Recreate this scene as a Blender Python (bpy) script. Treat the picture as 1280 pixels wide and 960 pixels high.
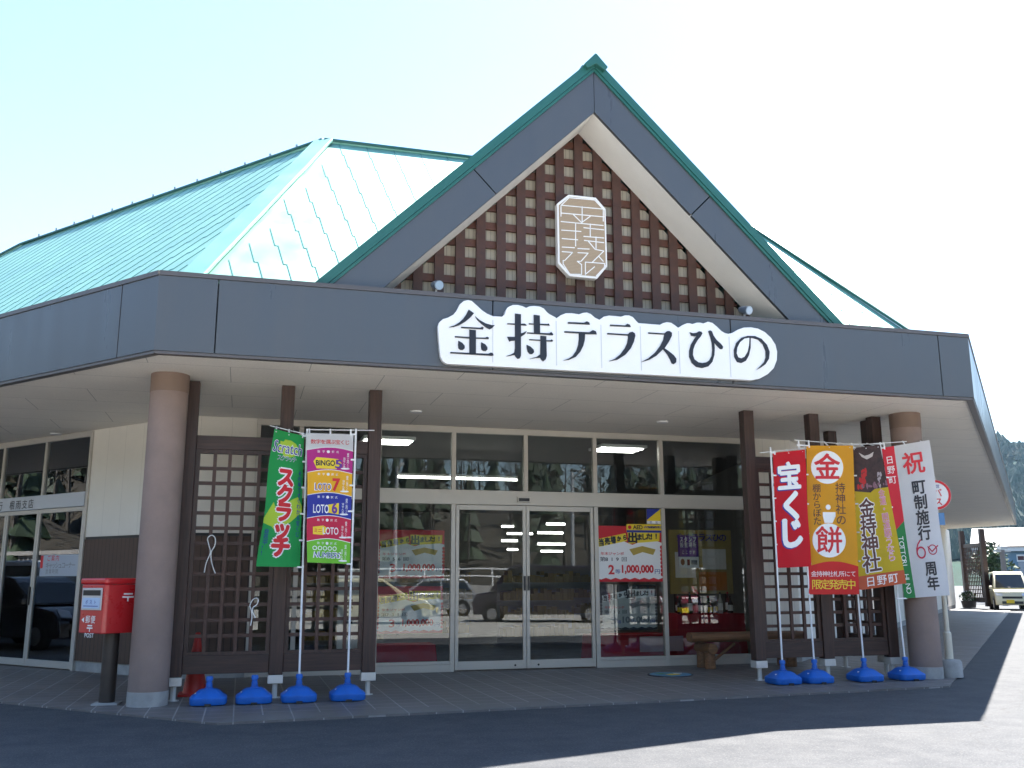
import bpy, bmesh, math, random
import numpy as np
from mathutils import Vector, Matrix
random.seed(7)
R = math.radians
sc = bpy.context.scene
for o in list(bpy.data.objects):
    bpy.data.objects.remove(o)
col = sc.collection
PI = math.pi

# ------------------------------------------------------------------ camera, sky, sun, exposure
CAM_H = 1.38
F_PX = 1189.4
PITCH, ROLL, AZ = R(11.685), R(-0.133), R(74.374)       # azimuth of the front facade seen from the camera axis
ex = (math.sin(AZ), math.cos(AZ)); ey = (math.sin(AZ - PI/2), math.cos(AZ - PI/2))
def _w(v):                                               # camera-yaw frame -> building frame
    return Vector((v[0]*ex[0] + v[1]*ex[1], v[0]*ey[0] + v[1]*ey[1], v[2]))
cp, sp = math.cos(PITCH), math.sin(PITCH); cr, sr = math.cos(ROLL), math.sin(ROLL)
_r, _f, _u = Vector((1, 0, 0)), Vector((0, cp, sp)), Vector((0, -sp, cp))
CR = _w(cr*_r + sr*_u); CU = _w(-sr*_r + cr*_u); CF = _w(_f)
CAM = Vector((0, 0, CAM_H))
cam_d = bpy.data.cameras.new('camera'); cam = bpy.data.objects.new('camera', cam_d); col.objects.link(cam)
m = Matrix((CR, CU, -CF)).transposed().to_4x4(); m.translation = CAM; cam.matrix_world = m
cam_d.sensor_width = 36; cam_d.lens = 36*F_PX/1280; cam_d.clip_start = .05; cam_d.clip_end = 6000
sc.camera = cam

SUN_EL = R(55); SUN_AZ = R(46.2)                         # from +Y towards +X
SUNV = Vector((math.sin(SUN_AZ)*math.cos(SUN_EL), math.cos(SUN_AZ)*math.cos(SUN_EL), math.sin(SUN_EL)))
w = bpy.data.worlds.new('World'); sc.world = w; w.use_nodes = True
nt = w.node_tree; bg = nt.nodes['Background']
sky = nt.nodes.new('ShaderNodeTexSky'); sky.sky_type = 'NISHITA'; sky.sun_disc = False
sky.sun_elevation = SUN_EL; sky.sun_rotation = SUN_AZ; sky.air_density = 1.1; sky.dust_density = 0.3; sky.ozone_density = 1.6
nt.links.new(sky.outputs[0], bg.inputs[0]); bg.inputs[1].default_value = 0.076
sd = bpy.data.lights.new('sun', 'SUN'); sd.energy = 5.0; sd.angle = R(.53); sd.color = (1, .95, .88)
sun = bpy.data.objects.new('sun', sd); col.objects.link(sun)
sun.rotation_euler = SUNV.to_track_quat('Z', 'Y').to_euler(); sun.location = (20, 20, 40)
sc.view_settings.view_transform = 'Standard'; sc.view_settings.look = 'None'
sc.view_settings.gamma = 1; sc.view_settings.use_curve_mapping = False
sc.view_settings.exposure = 2.28
sc.render.engine = 'CYCLES'
try:
    sc.cycles.use_denoising = True
    sc.cycles.max_bounces = 10; sc.cycles.transparent_max_bounces = 16; sc.cycles.caustics_reflective = False
    sc.cycles.sample_clamp_indirect = 6
except Exception:
    pass

# ------------------------------------------------------------------ measuring helpers (a pixel of the survey photo on a known real plane)
def ray(x, y):
    return (CF*F_PX + CR*(x - 640) - CU*(y - 480)).normalized()
def atY(x, y, Y): d = ray(x, y); return CAM + d*(Y/d.y)
def atZ(x, y, Z=0.): d = ray(x, y); return CAM + d*((Z - CAM_H)/d.z)
def atPl(x, y, p0, n): d = ray(x, y); n = Vector(n); return CAM + d*((Vector(p0) - CAM).dot(n)/d.dot(n))

# ------------------------------------------------------------------ object helpers
def tag(o, label=None, cat=None, group=None, kind=None):
    if label: o['label'] = label
    if cat: o['category'] = cat
    if group: o['group'] = group
    if kind: o['kind'] = kind
    return o
def thing(name, label, cat, loc=(0, 0, 0), rz=0, group=None):
    o = bpy.data.objects.new(name, None); col.objects.link(o); o.empty_display_size = .2
    o.location = loc; o.rotation_euler = (0, 0, rz)
    return tag(o, label, cat, group)
def copy_tree(o, parent=None):
    c = o.copy(); col.objects.link(c)
    if parent is not None: c.parent = parent
    for ch in list(o.children): copy_tree(ch, c)
    return c
def basis(o):                                            # world matrix of our simple hierarchies
    m = Matrix.Translation(o.location) @ o.rotation_euler.to_matrix().to_4x4()
    return basis(o.parent) @ m if o.parent else m

class MB:
    def __init__(s): s.v = []; s.f = []
    def add(s, vs, fs):
        n = len(s.v); s.v += [tuple(v) for v in vs]; s.f += [tuple(i + n for i in f) for f in fs]; return s
    def bx(s, x0, x1, y0, y1, z0, z1):
        return s.add([(x0,y0,z0),(x1,y0,z0),(x1,y1,z0),(x0,y1,z0),(x0,y0,z1),(x1,y0,z1),(x1,y1,z1),(x0,y1,z1)],
                     [(0,3,2,1),(4,5,6,7),(0,1,5,4),(1,2,6,5),(2,3,7,6),(3,0,4,7)])
    def ob(s, o, u, v, n, u0, u1, v0, v1, n0, n1):       # box in an oriented frame
        o, u, v, n = Vector(o), Vector(u), Vector(v), Vector(n)
        P = lambda a, b, c: o + u*a + v*b + n*c
        return s.add([P(u0,v0,n0),P(u1,v0,n0),P(u1,v1,n0),P(u0,v1,n0),P(u0,v0,n1),P(u1,v0,n1),P(u1,v1,n1),P(u0,v1,n1)],
                     [(0,3,2,1),(4,5,6,7),(0,1,5,4),(1,2,6,5),(2,3,7,6),(3,0,4,7)])
    def prism(s, poly, vec):
        n = len(poly); a = [Vector(p) for p in poly]; vec = Vector(vec)
        return s.add(a + [p + vec for p in a], [tuple(range(n))[::-1], tuple(range(n, 2*n))] + [(i, (i+1) % n, n + (i+1) % n, n + i) for i in range(n)])
    def poly(s, pts): return s.add(pts, [tuple(range(len(pts)))])
    def bar(s, a, b, wx, wz, up=(0, 0, 1)):              # rectangular bar from a to b
        a, b = Vector(a), Vector(b); d = (b - a).normalized(); up = Vector(up)
        if abs(d.dot(up)) > .99: up = Vector((0, 1, 0))
        x = d.cross(up).normalized(); z = x.cross(d)
        return s.ob(a, x, z, d, -wx/2, wx/2, -wz/2, wz/2, 0, (b - a).length)
    def tube(s, pts, r, n=10, cap=True):
        pts = [Vector(p) for p in pts]; rs = r if isinstance(r, (list, tuple)) else [r]*len(pts)
        base = len(s.v); prev = None
        for i, p in enumerate(pts):
            d = ((pts[min(i+1, len(pts)-1)] - pts[max(i-1, 0)])).normalized()
            if prev is None:
                x = d.cross(Vector((0, 0, 1)))
                if x.length < .05: x = d.cross(Vector((0, 1, 0)))
                x.normalize()
            else: x = (prev - d*prev.dot(d)).normalized()
            prev = x; y = d.cross(x)
            for k in range(n):
                a = 2*PI*k/n; s.v.append(tuple(p + (x*math.cos(a) + y*math.sin(a))*rs[i]))
        for i in range(len(pts)-1):
            for k in range(n):
                a = base + i*n + k; b = base + i*n + (k+1) % n
                s.f.append((a, b, b + n, a + n))
        if cap:
            s.f.append(tuple(base + k for k in range(n))[::-1]); s.f.append(tuple(base + (len(pts)-1)*n + k for k in range(n)))
        return s
    def lathe(s, prof, c=(0, 0, 0), n=24, sq=None):      # prof: (r, z)
        base = len(s.v); c = Vector(c)
        for r, z in prof:
            for k in range(n):
                a = 2*PI*k/n; ca, sa = math.cos(a), math.sin(a)
                if sq:
                    q = (abs(ca)**sq + abs(sa)**sq)**(-1/sq); ca *= q; sa *= q
                s.v.append((c.x + r*ca, c.y + r*sa, c.z + z))
        for i in range(len(prof)-1):
            for k in range(n):
                a = base + i*n + k; b = base + i*n + (k+1) % n
                s.f.append((a, b, b + n, a + n))
        s.f.append(tuple(base + k for k in range(n))[::-1]); s.f.append(tuple(base + (len(prof)-1)*n + k for k in range(n)))
        return s
    def build(s, name, mat, parent=None, smooth=False, bevel=0, local=False, recalc=True, label=None, extra=None):
        me = bpy.data.meshes.new(name)
        vs = s.v
        if parent is not None and not local:
            inv = basis(parent).inverted(); vs = [tuple(inv @ Vector(v)) for v in vs]
        me.from_pydata(vs, [], s.f)
        if recalc:
            bm = bmesh.new(); bm.from_mesh(me); bmesh.ops.recalc_face_normals(bm, faces=bm.faces)
            big = [f for f in bm.faces if len(f.verts) > 4]
            if big: bmesh.ops.triangulate(bm, faces=big)
            bm.to_mesh(me); bm.free()
        me.materials.append(mat)
        if extra is not None:
            me.materials.append(extra[1]); k0 = extra[0]
            me.polygons.foreach_set('material_index', [0 if i < k0 else 1 for i in range(len(me.polygons))])
        if smooth:
            me.polygons.foreach_set('use_smooth', [True]*len(me.polygons))
            try: me.set_sharp_from_angle(angle=R(38))
            except Exception: pass
        o = bpy.data.objects.new(name, me); col.objects.link(o)
        if parent is not None: o.parent = parent
        if bevel:
            b = o.modifiers.new('bevel', 'BEVEL'); b.width = bevel; b.segments = 2; b.limit_method = 'ANGLE'; b.angle_limit = R(40)
        if label: o['label'] = label
        return o

# ------------------------------------------------------------------ materials
def srgb(*c):
    if len(c) == 1: c = tuple(int(c[0][i:i+2], 16) for i in (0, 2, 4))
    return tuple((x/255/12.92 if x/255 <= .04045 else ((x/255 + .055)/1.055)**2.4) for x in c)
MATS = {}
def mat(name, c, rough=.6, metal=0., var=.0, vscale=3., bump=0., bscale=60., coat=0., emit=None, es=0., spec=.5, stretch=None, dirt=0.):
    if name in MATS: return MATS[name]
    M = bpy.data.materials.new(name); M.use_nodes = True; t = M.node_tree; b = t.nodes['Principled BSDF']
    b.inputs['Base Color'].default_value = (*c, 1); b.inputs['Roughness'].default_value = rough; b.inputs['Metallic'].default_value = metal
    b.inputs['Specular IOR Level'].default_value = spec
    if coat: b.inputs['Coat Weight'].default_value = coat; b.inputs['Coat Roughness'].default_value = .08
    if emit: b.inputs['Emission Color'].default_value = (*emit, 1); b.inputs['Emission Strength'].default_value = es
    if var or bump or dirt:
        tc = t.nodes.new('ShaderNodeTexCoord'); mp = t.nodes.new('ShaderNodeMapping'); t.links.new(tc.outputs['Object'], mp.inputs[0])
        if stretch: mp.inputs['Scale'].default_value = stretch
    if var:
        n = t.nodes.new('ShaderNodeTexNoise'); n.inputs['Scale'].default_value = vscale; n.inputs['Detail'].default_value = 6; n.inputs['Roughness'].default_value = .65
        t.links.new(mp.outputs[0], n.inputs['Vector'])
        r = t.nodes.new('ShaderNodeMapRange'); r.inputs[1].default_value = .3; r.inputs[2].default_value = .7; r.inputs[3].default_value = 1 - var; r.inputs[4].default_value = 1 + var
        t.links.new(n.outputs[0], r.inputs[0])
        mx = t.nodes.new('ShaderNodeMix'); mx.data_type = 'RGBA'; mx.blend_type = 'MULTIPLY'; mx.inputs[0].default_value = 1
        mx.inputs[6].default_value = (*c, 1); t.links.new(r.outputs[0], mx.inputs[7]); t.links.new(mx.outputs[2], b.inputs['Base Color'])
        r2 = t.nodes.new('ShaderNodeMapRange'); r2.inputs[1].default_value = .3; r2.inputs[2].default_value = .7; r2.inputs[3].default_value = max(.02, rough - .08); r2.inputs[4].default_value = min(1, rough + .1)
        t.links.new(n.outputs[0], r2.inputs[0]); t.links.new(r2.outputs[0], b.inputs['Roughness'])
    if bump:
        n2 = t.nodes.new('ShaderNodeTexNoise'); n2.inputs['Scale'].default_value = bscale; n2.inputs['Detail'].default_value = 4
        t.links.new(mp.outputs[0], n2.inputs['Vector'])
        bp = t.nodes.new('ShaderNodeBump'); bp.inputs['Strength'].default_value = bump; bp.inputs['Distance'].default_value = .01
        t.links.new(n2.outputs[0], bp.inputs['Height']); t.links.new(bp.outputs[0], b.inputs['Normal'])
    MATS[name] = M
    return M
def nd(t, k, **kw):
    n = t.nodes.new(k)
    for a, v in kw.items(): setattr(n, a, v)
    return n
def mixc(t, fac, a, b, mode='MIX'):
    m = nd(t, 'ShaderNodeMix', data_type='RGBA', blend_type=mode)
    for i, x in ((0, fac), (6, a), (7, b)):
        if hasattr(x, 'links') or isinstance(x, bpy.types.NodeSocket): t.links.new(x, m.inputs[i])
        elif i == 0: m.inputs[0].default_value = x
        else: m.inputs[i].default_value = (*x, 1)
    return m.outputs[2]
def ramp(t, src, a, b, lo=0., hi=1.):
    r = nd(t, 'ShaderNodeMapRange'); r.inputs[1].default_value = a; r.inputs[2].default_value = b; r.inputs[3].default_value = lo; r.inputs[4].default_value = hi
    t.links.new(src, r.inputs[0]); return r.outputs[0]
def noise(t, vec, s, d=5, rough=.6):
    n = nd(t, 'ShaderNodeTexNoise'); n.inputs['Scale'].default_value = s; n.inputs['Detail'].default_value = d; n.inputs['Roughness'].default_value = rough
    if vec is not None: t.links.new(vec, n.inputs['Vector'])
    return n.outputs[0]
def base(name):
    M = bpy.data.materials.new(name); M.use_nodes = True; t = M.node_tree; b = t.nodes['Principled BSDF']
    tc = nd(t, 'ShaderNodeTexCoord'); mp = nd(t, 'ShaderNodeMapping'); t.links.new(tc.outputs['Object'], mp.inputs[0])
    MATS[name] = M
    return M, t, b, mp.outputs[0], mp

def asphalt_mat():
    M, t, b, v, _ = base('asphalt')
    big = noise(t, v, .22, 5); mid = noise(t, v, 2.4, 6, .7); fine = noise(t, v, 60, 3, .75)
    c = mixc(t, ramp(t, big, .35, .65), (.024, .028, .036), (.037, .041, .048))
    c = mixc(t, ramp(t, mid, .40, .66, 0, .85), c, (.056, .059, .065))
    c = mixc(t, ramp(t, fine, .55, .72), c, (.125, .123, .12))
    c = mixc(t, ramp(t, fine, .44, .3), c, (.022, .022, .024))
    spots = noise(t, v, .9, 2, .4); c = mixc(t, ramp(t, spots, .68, .76, 0, .55), c, (.018, .019, .021))
    vo = nd(t, 'ShaderNodeTexVoronoi', feature='DISTANCE_TO_EDGE'); vo.inputs['Scale'].default_value = .16
    wv = nd(t, 'ShaderNodeVectorMath', operation='ADD'); nz = nd(t, 'ShaderNodeTexNoise'); nz.inputs['Scale'].default_value = 1.1; nz.inputs['Detail'].default_value = 6
    t.links.new(v, nz.inputs['Vector']); t.links.new(v, wv.inputs[0]); t.links.new(nz.outputs[1], wv.inputs[1]); t.links.new(wv.outputs[0], vo.inputs['Vector'])
    c = mixc(t, ramp(t, vo.outputs[0], .0, .0022, .75, 0), c, (.025, .025, .027))
    t.links.new(c, b.inputs['Base Color']); b.inputs['Roughness'].default_value = .85
    bp = nd(t, 'ShaderNodeBump'); bp.inputs['Strength'].default_value = .5; bp.inputs['Distance'].default_value = .008
    t.links.new(fine, bp.inputs['Height']); t.links.new(bp.outputs[0], b.inputs['Normal'])
    return M
def tile_mat(name, c1, c2, mortar, w, h, off=0, ms=.012, rot=0, rough=.55, var=.25):
    M, t, b, v, mp = base(name); mp.inputs['Rotation'].default_value = (0, 0, rot)
    br = nd(t, 'ShaderNodeTexBrick'); br.offset = off; br.squash = 1
    t.links.new(v, br.inputs['Vector']); br.inputs['Scale'].default_value = 1
    br.inputs['Brick Width'].default_value = w; br.inputs['Row Height'].default_value = h; br.inputs['Mortar Size'].default_value = ms; br.inputs['Mortar Smooth'].default_value = .15
    br.inputs['Color1'].default_value = (*c1, 1); br.inputs['Color2'].default_value = (*c2, 1); br.inputs['Mortar'].default_value = (*mortar, 1)
    n = noise(t, v, 1.3, 7, .7); n2 = noise(t, v, 40, 3)
    c = mixc(t, 1., br.outputs[0], (1, 1, 1), 'MULTIPLY')
    mm = nd(t, 'ShaderNodeMath', operation='MULTIPLY'); t.links.new(ramp(t, n, .3, .7, 1 - var, 1 + var), mm.inputs[0]); t.links.new(ramp(t, n2, .3, .7, .93, 1.07), mm.inputs[1])
    c = mixc(t, 1., c, mm.outputs[0], 'MULTIPLY')
    t.links.new(c, b.inputs['Base Color']); t.links.new(ramp(t, n, .3, .7, rough - .1, rough + .15), b.inputs['Roughness'])
    bp = nd(t, 'ShaderNodeBump'); bp.inputs['Strength'].default_value = .4; bp.inputs['Distance'].default_value = .004; bp.invert = True
    t.links.new(br.outputs[1], bp.inputs['Height']); t.links.new(bp.outputs[0], b.inputs['Normal'])
    return M
def wood_mat(name, c, axis=2, rough=.55):
    M, t, b, v, mp = base(name)
    s = [38, 38, 38]; s[axis] = 2.2; mp.inputs['Scale'].default_value = s
    n = noise(t, v, 1., 6, .65); n2 = noise(t, None, 1.7, 4)
    cc = mixc(t, ramp(t, n, .3, .72), tuple(x*.55 for x in c), tuple(x*1.45 for x in c))
    cc = mixc(t, 1., cc, ramp(t, n2, .3, .7, .75, 1.25), 'MULTIPLY')
    t.links.new(cc, b.inputs['Base Color']); b.inputs['Roughness'].default_value = rough
    bp = nd(t, 'ShaderNodeBump'); bp.inputs['Strength'].default_value = .25; bp.inputs['Distance'].default_value = .003
    t.links.new(n, bp.inputs['Height']); t.links.new(bp.outputs[0], b.inputs['Normal'])
    return M
def line_mat(name, c, d, period, axis, width=.06, rough=.5, var=.05, rot=0, dark=.55):      # flat boards with fine joints
    M, t, b, v, mp = base(name); mp.inputs['Rotation'].default_value = (0, 0, rot)
    sx = nd(t, 'ShaderNodeSeparateXYZ'); t.links.new(v, sx.inputs[0])
    md = nd(t, 'ShaderNodeMath', operation='MULTIPLY'); md.inputs[1].default_value = 1/period; t.links.new(sx.outputs[axis], md.inputs[0])
    fr = nd(t, 'ShaderNodeMath', operation='FRACT'); t.links.new(md.outputs[0], fr.inputs[0])
    ls = nd(t, 'ShaderNodeMath', operation='LESS_THAN'); ls.inputs[1].default_value = width; t.links.new(fr.outputs[0], ls.inputs[0])
    n = noise(t, v, 1.1, 6, .65)
    cc = mixc(t, ls.outputs[0], c, tuple(x*dark for x in c)); cc = mixc(t, 1., cc, ramp(t, n, .3, .7, 1 - var, 1 + var), 'MULTIPLY')
    t.links.new(cc, b.inputs['Base Color']); b.inputs['Roughness'].default_value = rough
    bp = nd(t, 'ShaderNodeBump'); bp.inputs['Strength'].default_value = .5; bp.inputs['Distance'].default_value = .006; bp.invert = True
    t.links.new(ls.outputs[0], bp.inputs['Height']); t.links.new(bp.outputs[0], b.inputs['Normal'])
    return M
def glass_mat(name, tint=(.90, .93, .92), ior=1.52):
    M = bpy.data.materials.new(name); M.use_nodes = True; t = M.node_tree; t.nodes.clear()
    out = nd(t, 'ShaderNodeOutputMaterial'); mx = nd(t, 'ShaderNodeMixShader'); tr = nd(t, 'ShaderNodeBsdfTransparent'); gl = nd(t, 'ShaderNodeBsdfGlossy'); fr = nd(t, 'ShaderNodeFresnel')
    tr.inputs[0].default_value = (*tint, 1); gl.inputs['Roughness'].default_value = 0; gl.inputs['Color'].default_value = (.95, .97, 1, 1); fr.inputs[0].default_value = ior
    tc = nd(t, 'ShaderNodeTexCoord'); n = nd(t, 'ShaderNodeTexNoise'); n.inputs['Scale'].default_value = .9; n.inputs['Detail'].default_value = 1
    t.links.new(tc.outputs['Object'], n.inputs['Vector']); bp = nd(t, 'ShaderNodeBump'); bp.inputs['Strength'].default_value = .05; bp.inputs['Distance'].default_value = .02
    t.links.new(n.outputs[0], bp.inputs['Height']); t.links.new(bp.outputs[0], gl.inputs['Normal'])
    t.links.new(fr.outputs[0], mx.inputs[0]); t.links.new(tr.outputs[0], mx.inputs[1]); t.links.new(gl.outputs[0], mx.inputs[2]); t.links.new(mx.outputs[0], out.inputs[0])
    MATS[name] = M
    return M
def cloth_mat(name, c):
    M = mat(name, c, .75, var=.05, vscale=5, bump=.15, bscale=180)
    t = M.node_tree; b = t.nodes['Principled BSDF']; out = [n for n in t.nodes if n.type == 'OUTPUT_MATERIAL'][0]
    tl = nd(t, 'ShaderNodeBsdfTranslucent'); tl.inputs[0].default_value = (*c, 1); mx = nd(t, 'ShaderNodeMixShader'); mx.inputs[0].default_value = .35
    t.links.new(b.outputs[0], mx.inputs[1]); t.links.new(tl.outputs[0], mx.inputs[2]); t.links.new(mx.outputs[0], out.inputs[0])
    return M

ASPHALT = asphalt_mat()
LOT = mat('pale_bounce_lot', (.46, .44, .40), .9, var=.18, vscale=.5, bump=.3, bscale=40)  # pale tone chosen to throw sunlight up under the canopy
PAVE = tile_mat('paving_tile', (.135, .122, .115), (.155, .139, .131), (.30, .28, .27), .30, .30, 0, .008, 0, .5)
CONC = mat('concrete', (.36, .35, .335), .85, var=.22, vscale=4, bump=.3, bscale=50)
FASCIA = mat('fascia_metal', (.103, .109, .118), .33, .45, var=.035, vscale=1.6, stretch=(2.2, 2.2, .25))
FTRIM = mat('fascia_trim', (.11, .10, .10), .4, .3)
SOFFIT = tile_mat('soffit_board', (.79, .75, .685), (.80, .76, .695), (.40, .385, .36), 1.82, .91, .5, .005, 0, .6, .05)
CREAM = line_mat('cream_cladding', (.76, .725, .65), 0, .455, 0, .012, .55, .05, 0, .72)
CREAMD = line_mat('cream_cladding_side', (.76, .725, .65), 0, .455, 0, .012, .55, .05, R(48.9), .72)
BROWNB = line_mat('brown_siding', (.085, .048, .033), 0, .10, 0, .12, .6, .2, R(48.9), .35)
BROWNF = line_mat('brown_siding_front', (.085, .048, .033), 0, .10, 0, .12, .6, .2, 0, .35)
WOODZ = wood_mat('dark_wood_post', (.048, .023, .017), 2)
WOODX = wood_mat('dark_wood_rail', (.048, .023, .017), 0)
WOODL = mat('lattice_wood', (.062, .026, .018), .55, var=.3, vscale=9)
WOODLX = mat('lattice_wood_back', (.09, .032, .019), .55, var=.3, vscale=9)
ALU = mat('frame_aluminium', (.52, .49, .44), .42, .25, var=.03)
STEEL = mat('steel_foot', (.62, .61, .58), .4, .3, var=.08)
ROOF = mat('roof_green', (.225, .48, .40), .46, .38, var=.05, vscale=1.5, spec=1.)
SEAM = mat('roof_seam', (.07, .24, .215), .5)
ROOFD = mat('roof_trim_green', (.018, .115, .10), .35, .0, var=.06)
COLM = mat('column_stucco', (.25, .183, .158), .8, var=.14, vscale=2.2, bump=.4, bscale=150)
COLB = mat('column_collar', (.19, .13, .10), .7, var=.1)
GLASS = glass_mat('window_glass')
GLASSD = glass_mat('bank_glass', (.72, .80, .83), 1.9)
WHITE = mat('white_paint', (.80, .80, .80), .5)
SIGNW = mat('sign_white', (.84, .84, .84), .35, var=.02)
INK = mat('sign_ink', (.012, .013, .022), .4)
BLACK = mat('black_plastic', (.015, .015, .016), .45)
DARK = mat('interior_dark', (.06, .055, .05), .8, var=.2)
INTW = mat('interior_wall', (.26, .25, .23), .8, var=.04)
INTC = mat('interior_ceiling', (.22, .22, .22), .85)
FLOORI = mat('interior_floor', (.09, .085, .08), .35, var=.1)
TUBE = mat('fluorescent_tube', (.9, .9, .9), .5, emit=(1, .98, .92), es=2.2)
BLUEP = mat('blue_plastic', (.012, .13, .52), .45, var=.16, vscale=7, bump=.1, bscale=30)
POLEW = mat('white_pole', (.82, .83, .85), .3)
RED = mat('postbox_red', (.52, .012, .016), .3, var=.06, vscale=4, coat=.4)
TREDC = mat('red_cloth', (.42, .008, .02), .75, var=.1)
BROWNP = mat('brown_pole', (.035, .026, .022), .45)
LOG = wood_mat('log_wood', (.21, .10, .042), 0, .6)
YEL = mat('sticker_yellow', (.85, .62, .02), .5)
REDINK = mat('red_ink', (.62, .01, .02), .5)
BLUEINK = mat('blue_ink', (.015, .03, .30), .5)
WHITEINK = mat('white_ink', (.86, .86, .86), .5)
PURPLE = mat('purple_print', (.12, .03, .28), .5)
GREYINK = mat('grey_ink', (.18, .18, .19), .5)
GOLDINK = mat('gold_ink', (.80, .55, .10), .5)
BROWNINK = mat('brown_ink', (.09, .025, .02), .5)
PINKINK = mat('pink_ink', (.70, .25, .45), .5)

# ------------------------------------------------------------------ lettering
_gc = {}
def glyph(s, bold=0.):
    if any(ord(c) > 0x2e80 for c in s): bold = min(bold, .03 if all(0x3040 <= ord(c) < 0x3100 for c in s) else .005)
    k = (s, round(bold, 4))
    if k in _gc: return _gc[k]
    cu = bpy.data.curves.new('t', 'FONT'); cu.body = s; cu.size = 1; cu.offset = bold; cu.resolution_u = 3; cu.fill_mode = 'FRONT'
    o = bpy.data.objects.new('t', cu); col.objects.link(o)
    dg = bpy.context.evaluated_depsgraph_get(); dg.update()
    me = bpy.data.meshes.new_from_object(o.evaluated_get(dg))
    vs = [(v.co.x, v.co.y) for v in me.vertices]; fs = [tuple(p.vertices) for p in me.polygons]
    bpy.data.objects.remove(o); bpy.data.curves.remove(cu); bpy.data.meshes.remove(me)
    _gc[k] = (vs, fs); return vs, fs
_e = glyph('国')[0]
EX0, EX1 = min(p[0] for p in _e), max(p[0] for p in _e); EY0, EY1 = min(p[1] for p in _e), max(p[1] for p in _e)
EM = max(EX1 - EX0, EY1 - EY0)/.90; ECX, ECY = (EX0 + EX1)/2, (EY0 + EY1)/2
class Flat:                                              # 2-D artwork (x right, y down) later laid on a surface
    def __init__(s): s.v = []; s.f = []
    def add(s, vs, fs):
        n = len(s.v); s.v += vs; s.f += [tuple(i + n for i in f) for f in fs]; return s
    def ch(s, c, cx, cy, size, bold=0., sx=1., rot=0., shear=0.):
        vs, fs = glyph(c, bold); k = size/EM; ca, sa = math.cos(rot), math.sin(rot); out = []
        for x, y in vs:
            X, Y = (x - ECX)*k*sx + shear*(y - ECY)*k, -(y - ECY)*k
            out.append((cx + X*ca - Y*sa, cy + X*sa + Y*ca))
        return s.add(out, fs)
    def heavy(s, c, cx, cy, size, b, sx=1.):
        for k in range(9):
            dx, dy = (0, 0) if k == 8 else (b*math.cos(k*PI/4), b*math.sin(k*PI/4))
            n0 = len(s.v); s.ch(c, cx + dx, cy + dy, size, 0., sx)
            s.v[n0:] = [(q[0], q[1], k*.00025) for q in s.v[n0:]]
        return s
    def hvtext(s, txt, cx, y0, y1, size, b):
        st = (y1 - y0)/len(txt)
        for i, c in enumerate(txt): s.heavy(c, cx, y0 + st*(i + .5), size, b)
        return s
    def vtext(s, txt, cx, y0, y1, size, bold=0., rot=0.):
        st = (y1 - y0)/len(txt)
        for i, c in enumerate(txt): s.ch(c, cx, y0 + st*(i + .5), size, bold, rot=rot)
        return s
    def htext(s, txt, x0, x1, cy, size, bold=0., rise=0.):
        st = (x1 - x0)/len(txt)
        for i, c in enumerate(txt): s.ch(c, x0 + st*(i + .5), cy + rise*(i/max(1, len(txt)-1)), size, bold)
        return s
    def fit(s, txt, x0, y0, x1, y1, bold=0., shear=0., rot=0.):
        vs, fs = glyph(txt, bold)
        if not vs: return s
        a, b = min(p[0] for p in vs), max(p[0] for p in vs); c, d = min(p[1] for p in vs), max(p[1] for p in vs)
        out = []
        mx, my = (x0 + x1)/2, (y0 + y1)/2; ca, sa = math.cos(rot), math.sin(rot)
        for x, y in vs:
            fx = (x - a)/(b - a + 1e-9); fy = (d - y)/(d - c + 1e-9)
            X = x0 + fx*(x1 - x0) + shear*(1 - fy)*(y1 - y0); Y = y0 + fy*(y1 - y0)
            X, Y = X - mx, Y - my; out.append((mx + X*ca - Y*sa, my + X*sa + Y*ca))
        return s.add(out, fs)
    def poly(s, pts): return s.add(list(pts), [tuple(range(len(pts)))])
    def rect(s, x0, y0, x1, y1): return s.poly([(x0, y0), (x1, y0), (x1, y1), (x0, y1)])
    def disc(s, cx, cy, rx, ry=None, n=28):
        ry = ry or rx; return s.poly([(cx + rx*math.cos(2*PI*i/n), cy + ry*math.sin(2*PI*i/n)) for i in range(n)])
    def ring(s, cx, cy, r0, r1, ry=1., a0=0, a1=2*PI, n=32):
        vs = []; fs = []
        for i in range(n + 1):
            a = a0 + (a1 - a0)*i/n
            vs += [(cx + r0*math.cos(a), cy + r0*ry*math.sin(a)), (cx + r1*math.cos(a), cy + r1*ry*math.sin(a))]
            if i: fs.append((2*i-2, 2*i-1, 2*i+1, 2*i))
        return s.add(vs, fs)
    def line(s, pts, wd):
        for a, b in zip(pts, pts[1:]):
            dx, dy = b[0]-a[0], b[1]-a[1]; L = math.hypot(dx, dy) or 1; nx, ny = -dy/L*wd/2, dx/L*wd/2; ex_, ey_ = dx/L*wd*.3, dy/L*wd*.3
            s.poly([(a[0]+nx-ex_, a[1]+ny-ey_), (a[0]-nx-ex_, a[1]-ny-ey_), (b[0]-nx+ex_, b[1]-ny+ey_), (b[0]+nx+ex_, b[1]+ny+ey_)])
        return s
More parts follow.
